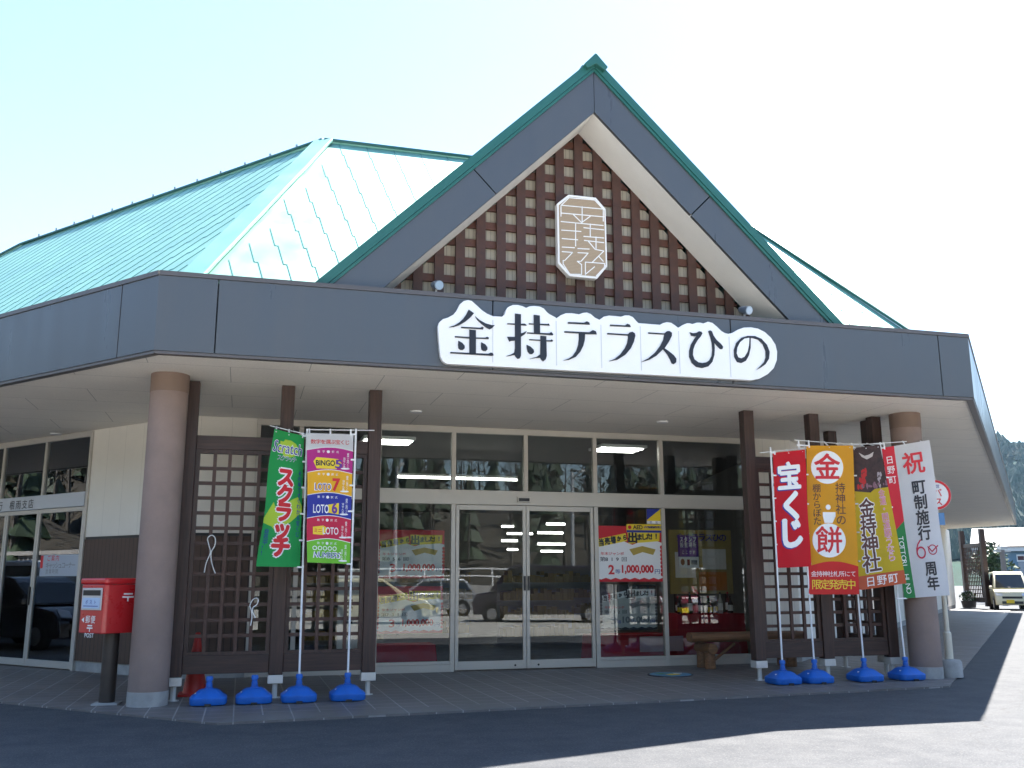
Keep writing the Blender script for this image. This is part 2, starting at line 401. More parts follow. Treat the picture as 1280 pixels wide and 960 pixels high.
    def lay(s, name, mt, parent, fn, step=None, local=False, label=None):     # fn(x, y) -> world point
        bm = bmesh.new(); vs = [bm.verts.new((q[0], q[1], q[2] if len(q) > 2 else 0)) for q in s.v]
        for f in s.f:
            try: bm.faces.new([vs[i] for i in f])
            except ValueError: pass
        bmesh.ops.triangulate(bm, faces=bm.faces[:])
        if step:
            xs = [v.co.x for v in bm.verts]; ys = [v.co.y for v in bm.verts]
            for ax, lo, hi in ((0, min(xs), max(xs)), (1, min(ys), max(ys))):
                k = lo + step
                while k < hi:
                    co = (k, 0, 0) if ax == 0 else (0, k, 0); no = (1, 0, 0) if ax == 0 else (0, 1, 0)
                    bmesh.ops.bisect_plane(bm, geom=bm.verts[:] + bm.edges[:] + bm.faces[:], plane_co=co, plane_no=no); k += step
        bm.verts.index_update()
        def put_(x, y, z):
            p = Vector(fn(x, y))
            if z:
                n = (Vector(fn(x + .002, y)) - p).cross(Vector(fn(x, y + .002)) - p).normalized(); p = p - n*z
            return tuple(p)
        mb = MB(); mb.v = [put_(*v.co) for v in bm.verts]; mb.f = [tuple(v.index for v in f.verts) for f in bm.faces]; bm.free()
        return mb.build(name, mt, parent, recalc=False, local=local, label=label)
def frame(o, u, v, n=None, d=0.):                        # plane frame: x along u, y along v
    o, u, v = Vector(o), Vector(u), Vector(v)
    n = Vector(n) if n is not None else u.cross(v).normalized()*-1
    return lambda x, y: o + u*x + v*y + n*d
# ================================================================== SETTING
A = Vector((-1.05, 10.80, 0)); B = Vector((9.70, 10.80, 0))          # front corners of the eaves
UL = Vector((-.6577, .7533, 0)); NL = Vector((.7533, .6577, 0))      # along the left wing, inward from its face
UR = Vector((.6937, .7203, 0)); NR = Vector((-.7203, .6937, 0))
KL = .4544; KR = .4255                                               # mitre: metres along per metre inward
ZS = 3.85                                                            # soffit
WL = Vector((-.82, 15.05, 0)); WR = Vector((9.40, 15.05, 0))         # wall corners
LEN_L, LEN_R = 19., 35.3
XY = lambda p, z: Vector((p.x, p.y, z))

g = MB(); N = 40
g.poly([(-950, -950, -.02), (950, -950, -.02), (950, 950, -.02), (-950, 950, -.02)])
tag(g.build('ground', ASPHALT), kind='structure')
pv = [(-.15, 10.37), (9.12, 11.12), (9.12 + .6937*36, 11.12 + .7203*36), (28, 52), (-16, 52), (-22, 40)]
d = Vector((-2.66 + .15, 12.93 - 10.37)).normalized(); pv.append((-.15 + d.x*24, 10.37 + d.y*24))
p = MB(); p.prism([(x, y, -.06) for x, y in pv], (0, 0, .06))
tag(p.build('paving', PAVE), kind='structure')
EDGE = tile_mat('edge_tile', (.135, .126, .12), (.155, .145, .138), (.24, .23, .22), .60, 2.0, 0, .008, 0, .5)
e = MB(); e.prism([(-.15, 10.37, 0), (9.12, 11.12, 0), (9.35, 11.55, 0), (-.02, 10.80, 0)], (0, 0, .004))
tag(e.build('paving_border', EDGE), kind='structure')
lt_ = MB().poly([(-60, -60, -.016), (60, -60, -.016), (60, 5.9, -.016), (-60, 5.9, -.016)])
tag(lt_.build('added_bounce_lot', LOT), kind='structure')  # pale surface added over the unseen car park to bounce sun onto the soffit
LINEW = mat('road_paint', (.62, .62, .60), .7, var=.25, vscale=6)
ln = MB()
for k in range(9): ln.ob((3.5 + 2.6*k, -1.2, -.012), (1, 0, 0), (0, 1, 0), (0, 0, 1), 0, .14, -5.2, 0, 0, .002)
for k in range(6): ln.ob((-13 - 1.9*k, 7 + 1.8*k, -.010), UL*-1, NL, (0, 0, 1), 0, .14, -5.2, 0, 0, .002)
tag(ln.build('parking_lines', LINEW), kind='structure')

# ------------------------------------------------------------------ the station building
bld = thing('roadside_station', 'single storey roadside station with teal folded metal roof, tall front gable and deep grey canopy', 'building', (4.3, 15.05, 0))
def run(name, mt, p0, u, n, k0, k1, s0, s1, z0, z1, t=.10, out=0.):   # a length of fascia; k: mitre at its ends
    o = p0 - n*out
    a = o + u*(s0 - k0*out*-1 if False else s0); b = o + u*s1
    a2 = a + n*t + u*(k0*t); b2 = b + n*t - u*(k1*t)
    return MB().prism([XY(a, z0), XY(b, z0), XY(b2, z0), XY(a2, z0)], (0, 0, z1 - z0))
FZ0, FZ1 = 3.865, 4.72
def fascia(p0, u, n, L, cuts, k0, k1):
    cs = [0] + cuts + [L]; gap = .008
    for i in range(len(cs)-1):
        a, b = cs[i] + (gap if i else 0), cs[i+1] - (gap if i < len(cs)-2 else 0)
        run('', 0, p0, u, n, k0 if i == 0 else 0, k1 if i == len(cs)-2 else 0, a, b, FZ0, FZ1).build('fascia_panel', FASCIA, bld)
    run('', 0, p0, u, n, k0, k1, 0, L, 3.83, FZ0 - .003, .09, -.012).build('fascia_trim', FTRIM, bld)
    run('', 0, p0, u, n, k0, k1, 0, L, FZ1 + .003, 4.775, .16, .015).build('fascia_cap', FTRIM, bld)
    run('', 0, p0 + n*.105, u, n, k0, k1, 0, L, FZ0 + .01, FZ1 - .01, .02).build('fascia_backing', BLACK, bld)
fx = [atY(x, 410, 10.8).x - A.x for x in (270, 616, 913, 1171)]
fascia(A, Vector((1, 0, 0)), Vector((0, 1, 0)), B.x - A.x, fx, KL, KR)
q = atPl(148, 420, A, NL); s_l = (q - A).dot(UL)
fascia(A, UL, NL, LEN_L, [s_l + 2.9*i for i in range(6)], KL, 0)
fascia(B, UR, NR, LEN_R, [3.6*i for i in range(1, 10)], KR, 0)

sf = MB()
sp_ = [A + UL*LEN_L + NL*.06, A + Vector((KL, 1, 0))*.06, B + Vector((-KR, 1, 0))*.06, B + UR*LEN_R + NR*.06,
       WR + UR*LEN_R + NR*.3, WR + Vector((-.1, .3, 0)), WL + Vector((.1, .3, 0)), WL + UL*LEN_L + NL*.3]
sf.prism([XY(q, ZS) for q in sp_], (0, 0, .03))
sf.build('soffit', SOFFIT, bld)

# walls
bz = atPl(130, 672, WL, NL).z
zc0 = .16
def wallrun(p0, u, n, s0, s1, z0, z1, name, mt, t=.16, k0=0.):
    a, b = p0 + u*s0, p0 + u*s1
    return MB().prism([XY(a, z0), XY(b, z0), XY(b + n*t, z0), XY(a + n*t + u*(k0*t), z0)], (0, 0, z1 - z0)).build(name, mt, bld)
X1, Y1, Yn = Vector((1, 0, 0)), Vector((0, 1, 0)), Vector((0, -1, 0))
GX0, GX1 = .12, 8.52
LS0 = (atPl(113, 600, WL, NL) - WL).dot(UL); LS1 = 10.2
for (p0, u, n, s0, s1, k0, cm, bm_) in ((WL, X1, Y1, 0, GX0 - WL.x, KL, CREAM, BROWNF), (WL, UL, NL, 0, LS0, KL, CREAMD, BROWNB), (WL, UL, NL, LS1, LEN_L, 0, CREAMD, BROWNB)):
    wallrun(p0, u, n, s0, s1, bz + .022, ZS, 'wall', cm, k0=k0)
    wallrun(p0 + n*.01, u, n, s0, s1, bz - .02, bz + .02, 'wall_trim', BLACK, k0=k0, t=.14)
    wallrun(p0 + n*-.006, u, n, s0, s1, zc0, bz - .022, 'wainscot', bm_, k0=k0, t=.15)
    wallrun(p0 + n*.02, u, n, s0, s1, 0, zc0 - .003, 'plinth', CONC, k0=k0, t=.13)
wallrun(WL + X1*(GX1 - WL.x), X1, Y1, 0, WR.x - GX1, .16, ZS, 'wall', CREAM)
wallrun(WL + X1*(GX1 - WL.x) + Y1*.02, X1, Y1, 0, WR.x - GX1, 0, .157, 'plinth', CONC, t=.13)
CREAMR = line_mat('cream_cladding_right', (.76, .725, .65), 0, .455, 0, .012, .55, .05, R(-46.1), .72)
wallrun(WR, UR, NR, 0, LEN_R + 1.5, .16, ZS, 'wall', CREAMR, k0=KR)
wallrun(WR + NR*.02, UR, NR, 0, LEN_R + 1.5, 0, .157, 'plinth', CONC, k0=KR, t=.13)
for s in (8, 15, 22.5, 29):                                           # openings along the right wall
    f = MB()
    for a, b, z0, z1 in ((s, s + .07, .2, 2.5), (s + 2.1, s + 2.17, .2, 2.5), (s + .07, s + 2.1, 2.43, 2.5), (s + .07, s + 2.1, .2, .28)):
        f.ob(WR, UR, (0, 0, 1), NR*-1, a, b, z0, z1, 0, .06)
    fo = f.build('window_frame', ALU, bld)
    MB().ob(WR, UR, (0, 0, 1), NR*-1, s + .07, s + 2.1, .28, 2.43, .01, .02).build('pane', mat('dark_pane', (.03, .035, .04), .06), fo)

# ---- front glazing (Y = 15.05)
GY = 15.05
TZ1 = atY(600, 613, GY).z; TZ0 = atY(600, 631, GY).z
mx = [atY(567, 580, GY).x, atY(654, 582, GY).x, atY(738, 584, GY).x, atY(826, 587, GY).x]
st = (mx[3] - mx[0])/3; mx = [mx[0] + st*i for i in range(4)]; mull = [mx[0] - 2*st, mx[0] - st] + mx
WTOP = 3.80
fr = MB()
fr.bx(GX0, GX1, GY - .03, GY + .07, WTOP - .05, ZS - .003)
fr.bx(GX0, GX0 + .06, GY - .03, GY + .07, 0, WTOP - .05); fr.bx(GX1 - .06, GX1, GY - .03, GY + .07, 0, WTOP - .05)
fr.build('window_frame', ALU, bld, bevel=.004)
tr_ = MB().bx(GX0 + .06, GX1 - .06, GY - .045, GY + .08, TZ0, TZ1).build('transom', ALU, bld, bevel=.006)
sn = MB().bx(mx[1] - .16, mx[1] + .06, GY - .085, GY - .046, TZ0 + .05, TZ0 + .13).build('door_sensor', ALU, tr_, bevel=.005)
MB().bx(mx[1] - .14, mx[1] + .04, GY - .092, GY - .086, TZ0 + .065, TZ0 + .115).build('sensor_lens', BLACK, tr_)
edges = [GX0 + .06] + mull + [GX1 - .06]
for x in mull:
    MB().bx(x - .035, x + .035, GY - .032, GY + .06, TZ1, WTOP - .05).build('mullion', ALU, bld, bevel=.004)
for i in range(len(edges)-1):
    a, b = edges[i] + .03, edges[i+1] - .03
    MB().bx(a, b, GY, GY + .006, TZ1, WTOP - .05).build('upper_pane', GLASS, bld)
    if mx[0] - .01 <= edges[i] < mx[2] - .01:                         # the two sliding doors
        dl = MB(); x0, x1 = edges[i] + .045, edges[i+1] - .045
        if abs(edges[i] - mx[0]) < .01: x1 = mx[1] - .004
        else: x0 = mx[1] + .004
        for q in ((x0, x0 + .055, .02, TZ0 - .005), (x1 - .055, x1, .02, TZ0 - .005)): dl.bx(q[0], q[1], GY - .02, GY + .03, q[2], q[3])
        dl.bx(x0 + .055, x1 - .055, GY - .02, GY + .03, TZ0 - .085, TZ0 - .005); dl.bx(x0 + .055, x1 - .055, GY - .02, GY + .03, .02, .15)
        dd = dl.build('door', ALU, bld, bevel=.004)
        MB().bx(x0 + .055, x1 - .055, GY, GY + .006, .15, TZ0 - .085).build('pane', GLASS, dd)
        hx = x1 - .028 if x1 < mx[1] else x0 + .028
        MB().bx(hx - .014, hx + .014, GY - .05, GY - .021, atY(655, 738, GY).z, atY(655, 720, GY).z).build('door_handle', BLACK, dd, bevel=.004)
        MB().tube([(hx + (-.16 if x1 < mx[1] else .16), GY - .021, .075), (hx + (-.16 if x1 < mx[1] else .16), GY - .03, .075)], .016, 14).build('door_lock', BLACK, dd)
    else:
        lo = MB().bx(a - .03, b + .03, GY - .03, GY + .06, 0, .11); lo.bx(a - .03, b + .03, GY - .02, GY + .05, .113, .16)
        lo.build('bottom_rail', ALU, bld, bevel=.004)
        MB().bx(a, b, GY, GY + .006, .16, TZ0).build('lower_pane', GLASS, bld)
for x in [q for q in mull if q <= mx[0] + .01 or q >= mx[2] - .01]:
    MB().bx(x - .035, x + .035, GY - .034, GY + .06, 0, TZ0).build('mullion', ALU, bld, bevel=.004)

# ---- bank glazing on the left wing
LP = lambda x, y: atPl(x, y, WL, NL)
LSs = lambda x, y: (LP(x, y) - WL).dot(UL)
LT1, LT0 = LP(104, 615).z, LP(100, 633).z
def lbox(s0, s1, z0, z1, n0=-.03, n1=.06): return MB().ob(WL, UL, (0, 0, 1), NL, s0, s1, z0, z1, n0, n1)
lf_ = lbox(LS0, LS1, WTOP - .05, ZS - .003); lf_.ob(WL, UL, (0, 0, 1), NL, LS0, LS0 + .06, 0, WTOP - .05, -.03, .06); lf_.ob(WL, UL, (0, 0, 1), NL, LS1 - .06, LS1, 0, WTOP - .05, -.03, .06)
lf_.build('window_frame', ALU, bld, bevel=.004)
lbox(LS0 + .06, LS1 - .06, LT0, LT1, -.045, .07).build('transom', mat('bank_band', (.50, .54, .60), .35, .2), bld, bevel=.005)
s58 = LSs(58, 580); pit = s58 - LS0
es_ = [LS0 + .06] + [s58 + pit*i for i in range(0, 6) if s58 + pit*i < LS1 - .5] + [LS1 - .06]
for s in es_[1:-1]: lbox(s - .03, s + .03, LT1, WTOP - .05).build('mullion', ALU, bld, bevel=.004)
for a, b in zip(es_, es_[1:]): lbox(a + .02, b - .02, LT1, WTOP - .05, .0, .006).build('upper_pane', GLASSD, bld)
sA = LSs(49, 650); sB = LSs(8, 660)
es2 = [LS0 + .06, sA, sB, sB + (sB - sA), sB + 2.1*(sB - sA), LS1 - .06]
for i, (a, b) in enumerate(zip(es2, es2[1:])):
    dl = MB()
    for s0, s1, z0, z1 in ((a + .005, a + .055, .02, LT0 - .005), (b - .055, b - .005, .02, LT0 - .005), (a + .055, b - .055, LT0 - .075, LT0 - .005), (a + .055, b - .055, .02, .13)):
        dl.ob(WL, UL, (0, 0, 1), NL, s0, s1, z0, z1, -.02, .03)
    dd = dl.build('door' if i in (1, 2) else 'side_light', ALU, bld, bevel=.004)
    lbox(a + .055, b - .055, .13, LT0 - .075, 0, .006).build('pane', GLASSD, dd)
    if i == 1: lbox(a + .01, a + .035, 1.0, 1.3, -.05, -.021).build('door_handle', BLACK, dd)
t = Flat().htext('銀行 根雨支店', 0, 1.36, 0, .165, .02)
a_ = WL + UL*(LSs(46, 630) + 1.36); zt = LP(45, 630).z
t.lay('lettering', INK, bld, frame((a_.x, a_.y, zt), UL*-1, (0, 0, -1), NL*-1, .05))

# ---- interior shells
def shell(pts, z0, z1, back):
    MB().prism([XY(q, -.0) for q in pts], (0, 0, .012)).build('interior_floor', FLOORI, bld)
    MB().prism([XY(q, z1) for q in pts], (0, 0, .03)).build('interior_ceiling', INTC, bld)
    w_ = MB()
    for i in back:
        a, b = pts[i], pts[(i+1) % len(pts)]; n = (b - a).cross(Vector((0, 0, 1))).normalized()
        w_.prism([XY(a, z0), XY(b, z0), XY(b + n*.1, z0), XY(a + n*.1, z0)], (0, 0, z1 - z0))
    w_.build('interior_wall', INTW, bld)
c1 = WL + Vector((KL, 1, 0))*.17; c2 = WR + Vector((-KR, 1, 0))*.17
shell([c1, c2, Vector((14, 34, 0)), Vector((.4, 34, 0))], 0, 3.80, (1, 2, 3))
bnkl = [WL + UL*.6 + NL*.17, WL + UL*(LEN_L) + NL*.17, WL + UL*LEN_L + NL*6, WL + UL*4.3 + NL*6]
shell(bnkl, 0, 3.80, (1, 2, 3))

# ---- columns
def column(c, foot_c):
    co = MB().lathe([(.222, .16), (.222, ZS - .22)], (c[0], c[1], 0), 40).build('column', COLM, bld, smooth=True)
    MB().lathe([(.205, ZS - .235), (.225, ZS - .225), (.225, ZS), (.2, ZS)], (c[0], c[1], 0), 40).build('collar', COLB, co, smooth=True)
    MB().lathe([(.226, 0), (.226, .158), (.2, .165)], (c[0], c[1], 0), 40).build('footing', CONC, co, smooth=True)
column((-.955, 12.07), None); column((9.60, 12.15), None)

# ---- roofs
def rz(d): return 5.0 + .99*(d - .75)
DR = 4.44; d0 = .32; NC = 11
def courses(name, p0, u, n, lo, hi, mt=ROOF, hole=None, lean=lambda e: 0.):
    P0 = lambda s, d_: XY(p0 + u*s + n*d_, rz(d_) + .003)                        # lo(d), hi(d): extent along u at inward distance d
    rb = MB(); sh = MB(); st_ = (DR - d0)/NC; rise = .0
    for i in range(NC):
        da, db = d0 + st_*i, d0 + st_*(i + 1)
        za, zb = rz(da) + rise, rz(db)
        P = lambda s, d_, z: XY(p0 + u*s + n*d_, z)
        segs = [(lo(da), hi(da), lo(db), hi(db))]
        cut = hole if (hole and da < .95) else None
        if cut: segs = [(lo(da), cut[0], lo(db), cut[0]), (cut[1], hi(da), cut[1], hi(db))]
        for la, ha, lb_, hb in segs:
            sh.add([P(la, da, za), P(ha, da, za), P(hb, db, zb), P(lb_, db, zb)], [(0, 1, 2, 3)])
    for q_ in range(int((hi(d0) - lo(DR) + 4)/.33)):
        e_ = -2 + .33*q_; ln_ = lean(e_)
        for i in range(NC):
            da, db = d0 + st_*i, d0 + st_*(i + 1); kb = e_ + ln_*(db - d0); kn = e_ + ln_*(da - d0); ka = kb + (kn - kb)*.62
            if abs(ln_) < .05: kn = ka + .03*(-1)**i
            if not (lo(da) + .13 < ka < hi(da) - .05 and lo(db) + .13 < kb < hi(db) - .05) or (hole and da < .95 and hole[0] < ka < hole[1]): continue
            rb.bar(P0(ka, da), P0(kb, db), .010, .008, up=u.cross(Vector((0, 0, 1))))
            if i: rb.bar(P0(ka, da), P0(kn, da), .006, .006)
    k0 = len(sh.f); sh.add(rb.v, rb.f)
    return sh.build(name, mt, bld, recalc=False, extra=(k0, SEAM))
courses('roof', A, X1, Y1, lambda d_: KL*d_, lambda d_: (B.x - A.x) - .13 - KR*d_, hole=(4.22 - 3.3 - A.x, 4.22 + 3.3 - A.x), lean=lambda e: min(0, -.46 + .10*e) if e < 5.4 else max(0, .46 - .10*(10.75 - e)))
courses('roof', A, UL, NL, lambda d_: KL*d_, lambda d_: 15.6 - d_, lean=lambda e: min(0, -.55 + .045*e))
courses('roof', B - X1*.13, UR, NR, lambda d_: KR*d_, lambda d_: LEN_R - .4)
pkL = XY(A + Vector((KL, 1, 0))*DR, rz(DR)); pkR = XY(B - X1*.13 + Vector((-KR, 1, 0))*DR, rz(DR))
rdL = XY(A + UL*(15.6 - DR) + NL*DR, rz(DR)); rdR = XY(B + UR*(LEN_R - .4) + NR*DR, rz(DR))
bk = MB(); dn = Vector((0, 0, -4.3)); 
bk.poly([pkL, pkR, pkR + Y1*4.3 + X1*1.8 + dn, pkL + Y1*4.3 - X1*1.8 + dn])
bk.poly([pkL, rdL, rdL + NL*4.3 + dn + UL*4.3, pkL + Y1*4.3 - X1*1.8 + dn]); bk.poly([pkR, rdR, rdR + NR*4.3 + dn, pkR + Y1*4.3 + X1*1.8 + dn])
bk.poly([rdL, XY(A + UL*(15.6 - d0) + NL*d0, rz(d0)), rdL + NL*4.3 + dn + UL*4.3])
bk.poly([(-6, 18.6, 4.5), (14, 18.6, 4.5), (20, 36, 4.5), (-8, 36, 4.5)])
bk.build('back_roof', ROOF, bld, recalc=False)
def ridge(a, b, name='ridge_cap', w=.10, mt=ROOFD): 
    return MB().bar(a + Vector((0, 0, .04)), b + Vector((0, 0, .025)), w*1.2, .045).build(name, mt, bld, bevel=.012)
ridge(pkL, pkR); ridge(pkL, rdL); ridge(pkR, rdR)
hipL = MB().bar(XY(A + Vector((KL, 1, 0))*d0, rz(d0) + .035), pkL + Vector((0, 0, .04)), .32, .05).build('hip_cap', ROOF, bld, bevel=.012)
ridge(XY(B - X1*.13 + Vector((-KR, 1, 0))*d0, rz(d0)), pkR, 'hip_cap', .055)
ridge(rdL, XY(A + UL*(15.6 - d0) + NL*d0, rz(d0)), 'hip_cap', .09)
ZINC = mat('zinc', (.35, .36, .37), .4, .6)
for k in range(1, 14):
    q = pkL + (rdL - pkL)*(k/14.); MB().bar(q + Vector((0, 0, .05)), q + Vector((0, 0, .13)), .035, .035).build('ridge_bolt', ZINC, bld)
MB().prism([XY(q, 4.3) for q in (A + UL*15 + NL*.3, A + Vector((KL, 1, 0))*.3, B + Vector((-KR, 1, 0))*.3, B + UR*LEN_R + NR*.3, B + UR*LEN_R + NR*8.5, Vector((9.2, 19.4, 0)), Vector((-.8, 19.4, 0)), A + UL*15 + NL*8.5)], (0, 0, .06)).build('gutter_deck', ROOFD, bld)

# ---- front gable
GXC = 4.22; GA0, GA1, GB = 8.265, 8.135, 7.505                         # top of roof edge, top of barge, underside at the apex
SL_L = (GA1 - 4.833)/(GXC - .67); SL_R = (GA1 - 4.843)/(7.76 - GXC)
SLP = .972
Gz = lambda x, top: top - abs(x - GXC)*SLP
def band(x0, x1, ta, tb, y0, y1):                                    # slice of the gable between two heights at the apex
    return MB().prism([(x0, y0, Gz(x0, tb)), (x1, y0, Gz(x1, tb)), (x1, y0, Gz(x1, ta)), (x0, y0, Gz(x0, ta))], (0, y1 - y0, 0))
xl, xr = GXC - 3.72, GXC + 3.72
def clipfoot(x0, x1, ta, tb, y0, y1): return band(x0, x1, ta, tb, y0, y1)
sx1 = atY(590, 233, 10.97).x; sx2 = GXC*2 - sx1
def barge(xa, xb):                                                   # barge board panel with ends square to the slope
    s = 1 if xb > GXC else -1; k = SLP/(1 + SLP**2)*(GA1 - GB)
    pts = []
    xa_b = xa if abs(xa - GXC) < .02 else xa - s*k; xb_b = xb if abs(xb - GXC) < .02 else xb - s*k
    return MB().prism([(xa_b, 10.97, Gz(xa_b, GB)), (xb_b, 10.97, Gz(xb_b, GB)), (xb, 10.97, Gz(xb, GA1)), (xa, 10.97, Gz(xa, GA1))], (0, .05, 0)).build('barge_board', FASCIA, bld)
barge(GXC - .004, sx1 + .006); barge(sx1 - .006, xl + .02); barge(GXC + .004, sx2 - .006); barge(sx2 + .006, xr - .02)
for s in (-1, 1):
    xe = GXC + s*4.02
    a, b = min(GXC, xe), max(GXC, xe)
    band(a, b, GA0 + .02, GA1 + .004, 10.93, 15.2).build('gable_roof', ROOFD, bld)
    band(a, b, GA1 + .0, GA1 - .05, 10.945, 10.968).build('edge_strip', ROOFD, bld)
    band(max(a, GXC - 3.3), min(b, GXC + 3.3), GB + .06, GB, 11.02, 11.62).build('gable_soffit', mat('gable_soffit_white', (.78, .77, .74), .6, var=.03), bld)
MB().prism([(GXC - .17, 10.86, Gz(GXC - .17, GA0 + .03)), (GXC, 10.86, GA0 + .05), (GXC + .17, 10.86, Gz(GXC + .17, GA0 + .03)), (GXC + .12, 10.86, GA1 - .06), (GXC, 10.86, GA1 + .02), (GXC - .12, 10.86, GA1 - .06)], (0, 1.2, 0)).build('ridge_end_cap', ROOFD, bld, bevel=.01)
MB().bar((GXC, 11.2, GA0 + .02), (GXC, 14.9, GA0 + .02), .16, .05).build('ridge_cap', ROOFD, bld)
LY = 11.62; zb = 4.6
hw = lambda z: (GB - z)/SLP
GBK = line_mat('gable_backing', (.44, .41, .34), 0, .06, 0, .25, .7, .05, 0, .7)
MB().prism([(GXC - hw(zb), LY + .11, zb), (GXC + hw(zb), LY + .11, zb), (GXC, LY + .11, GB)], (0, .05, 0)).build('gable_wall', GBK, bld)
lv, lh = MB(), MB(); PX_, PZ_ = .278, .262
for k in range(-10, 11):
    x = GXC + k*PX_; top = GB - abs(k*PX_)*SLP
    if top > zb + .1:
        x0, x1 = x - .062, x + .062
        f = lambda xx: GB - abs(xx - GXC)*SLP + .02
        if k == 0: lv.prism([(x0, LY, zb), (x1, LY, zb), (x1, LY, f(x1)), (x, LY, f(x)), (x0, LY, f(x0))], (0, .045, 0))
        else: lv.prism([(x0, LY, zb), (x1, LY, zb), (x1, LY, f(x1)), (x0, LY, f(x0))], (0, .045, 0))
z = zb + .12
while z < GB - .15:
    a = hw(z - .05); b_ = hw(z + .05)
    if b_ > .05: lh.prism([(GXC - a, LY + .05, z - .05), (GXC + a, LY + .05, z - .05), (GXC + b_, LY + .05, z + .05), (GXC - b_, LY + .05, z + .05)], (0, .045, 0))
    z += PZ_
lt = lv.build('gable_lattice', WOODL, bld); lh.build('lattice_crosspiece', WOODLX, lt)

# ---- soffit downlights and vents
for px, py in ((520, 514), (828, 527), (70, 572 - 30)):
    q = atZ(px, py, ZS)
    dl = thing('downlight', {520: 'small round recessed downlight in the canopy ceiling above the left window bays', 828: 'small round recessed downlight in the canopy ceiling left of the right posts', 70: 'small round recessed downlight in the canopy ceiling over the bank entrance'}[px], 'downlight', (q.x, q.y, ZS - .02), 0, 'canopy downlights')
    MB().lathe([(.05, 0), (.085, 0), (.095, .02), (.05, .02)], n=24).build('ring', WHITE, dl, local=True, smooth=True)
    MB().lathe([(.001, .008), (.05, .008), (.05, .012), (.001, .012)], n=20).build('lens', mat('lamp_lens', (.85, .85, .82), .2, emit=(1, 1, 1), es=.16), dl, local=True)
# ================================================================== OBJECTS
# ---- main name sign on the fascia
SY = 10.72
c1f = lambda x, y: (540 + x/8, 365 + y/8); c2f = lambda x, y: (690 + x/8, 375 + y/8); c3f = lambda x, y: (830 + x/8, 385 + y/8)
P1 = [(150,718),(110,692),(85,645),(75,560),(62,400),(60,340),(75,300),(110,270),(160,255),(215,225),(250,180),(280,120),(320,88),(360,80),(400,90),(440,125),(500,180),(550,215),(610,240),(700,247),(725,225),(735,190),(760,150),(810,128),(860,128),(905,140),(942,158),(975,142),(1020,138),(1080,145),(1120,165),(1150,200),(1175,220),(1235,252)]
P2 = [(45,182),(90,150),(140,131),(200,131),(270,142),(310,128),(350,124),(390,140),(430,175),(475,197),(520,165),(570,155),(640,160),(690,166),(730,153),(770,153),(810,170),(840,205),(865,230),(1080,247),(1110,230),(1150,220),(1195,228),(1235,255),(1258,273)]
P3 = [(150,195),(185,170),(230,152),(258,152),(285,160),(330,145),(365,146),(395,154),(440,136),(485,148),(530,185),(575,230),(610,250),(645,258),(690,245),(740,215),(800,195),(870,192),(940,205),(1010,240),(1070,295),(1115,365),(1133,440),(1130,520),(1100,600),(1040,660),(960,705),(880,722)]
out = [atY(*c1f(*q), SY) for q in P1] + [atY(*c2f(*q), SY) for q in P2] + [atY(*c3f(*q), SY) for q in P3]
so = out[0].copy(); so.z -= .1; so.x += 2.2
sign = thing('name_sign', 'white cloud edged sign with black Japanese lettering on the grey front fascia', 'sign', (4.4, SY + .075, 4.3))
MB().prism([(q.x, SY, q.z) for q in out], (0, .072, 0)).build('sign_board', SIGNW, sign, bevel=.01)
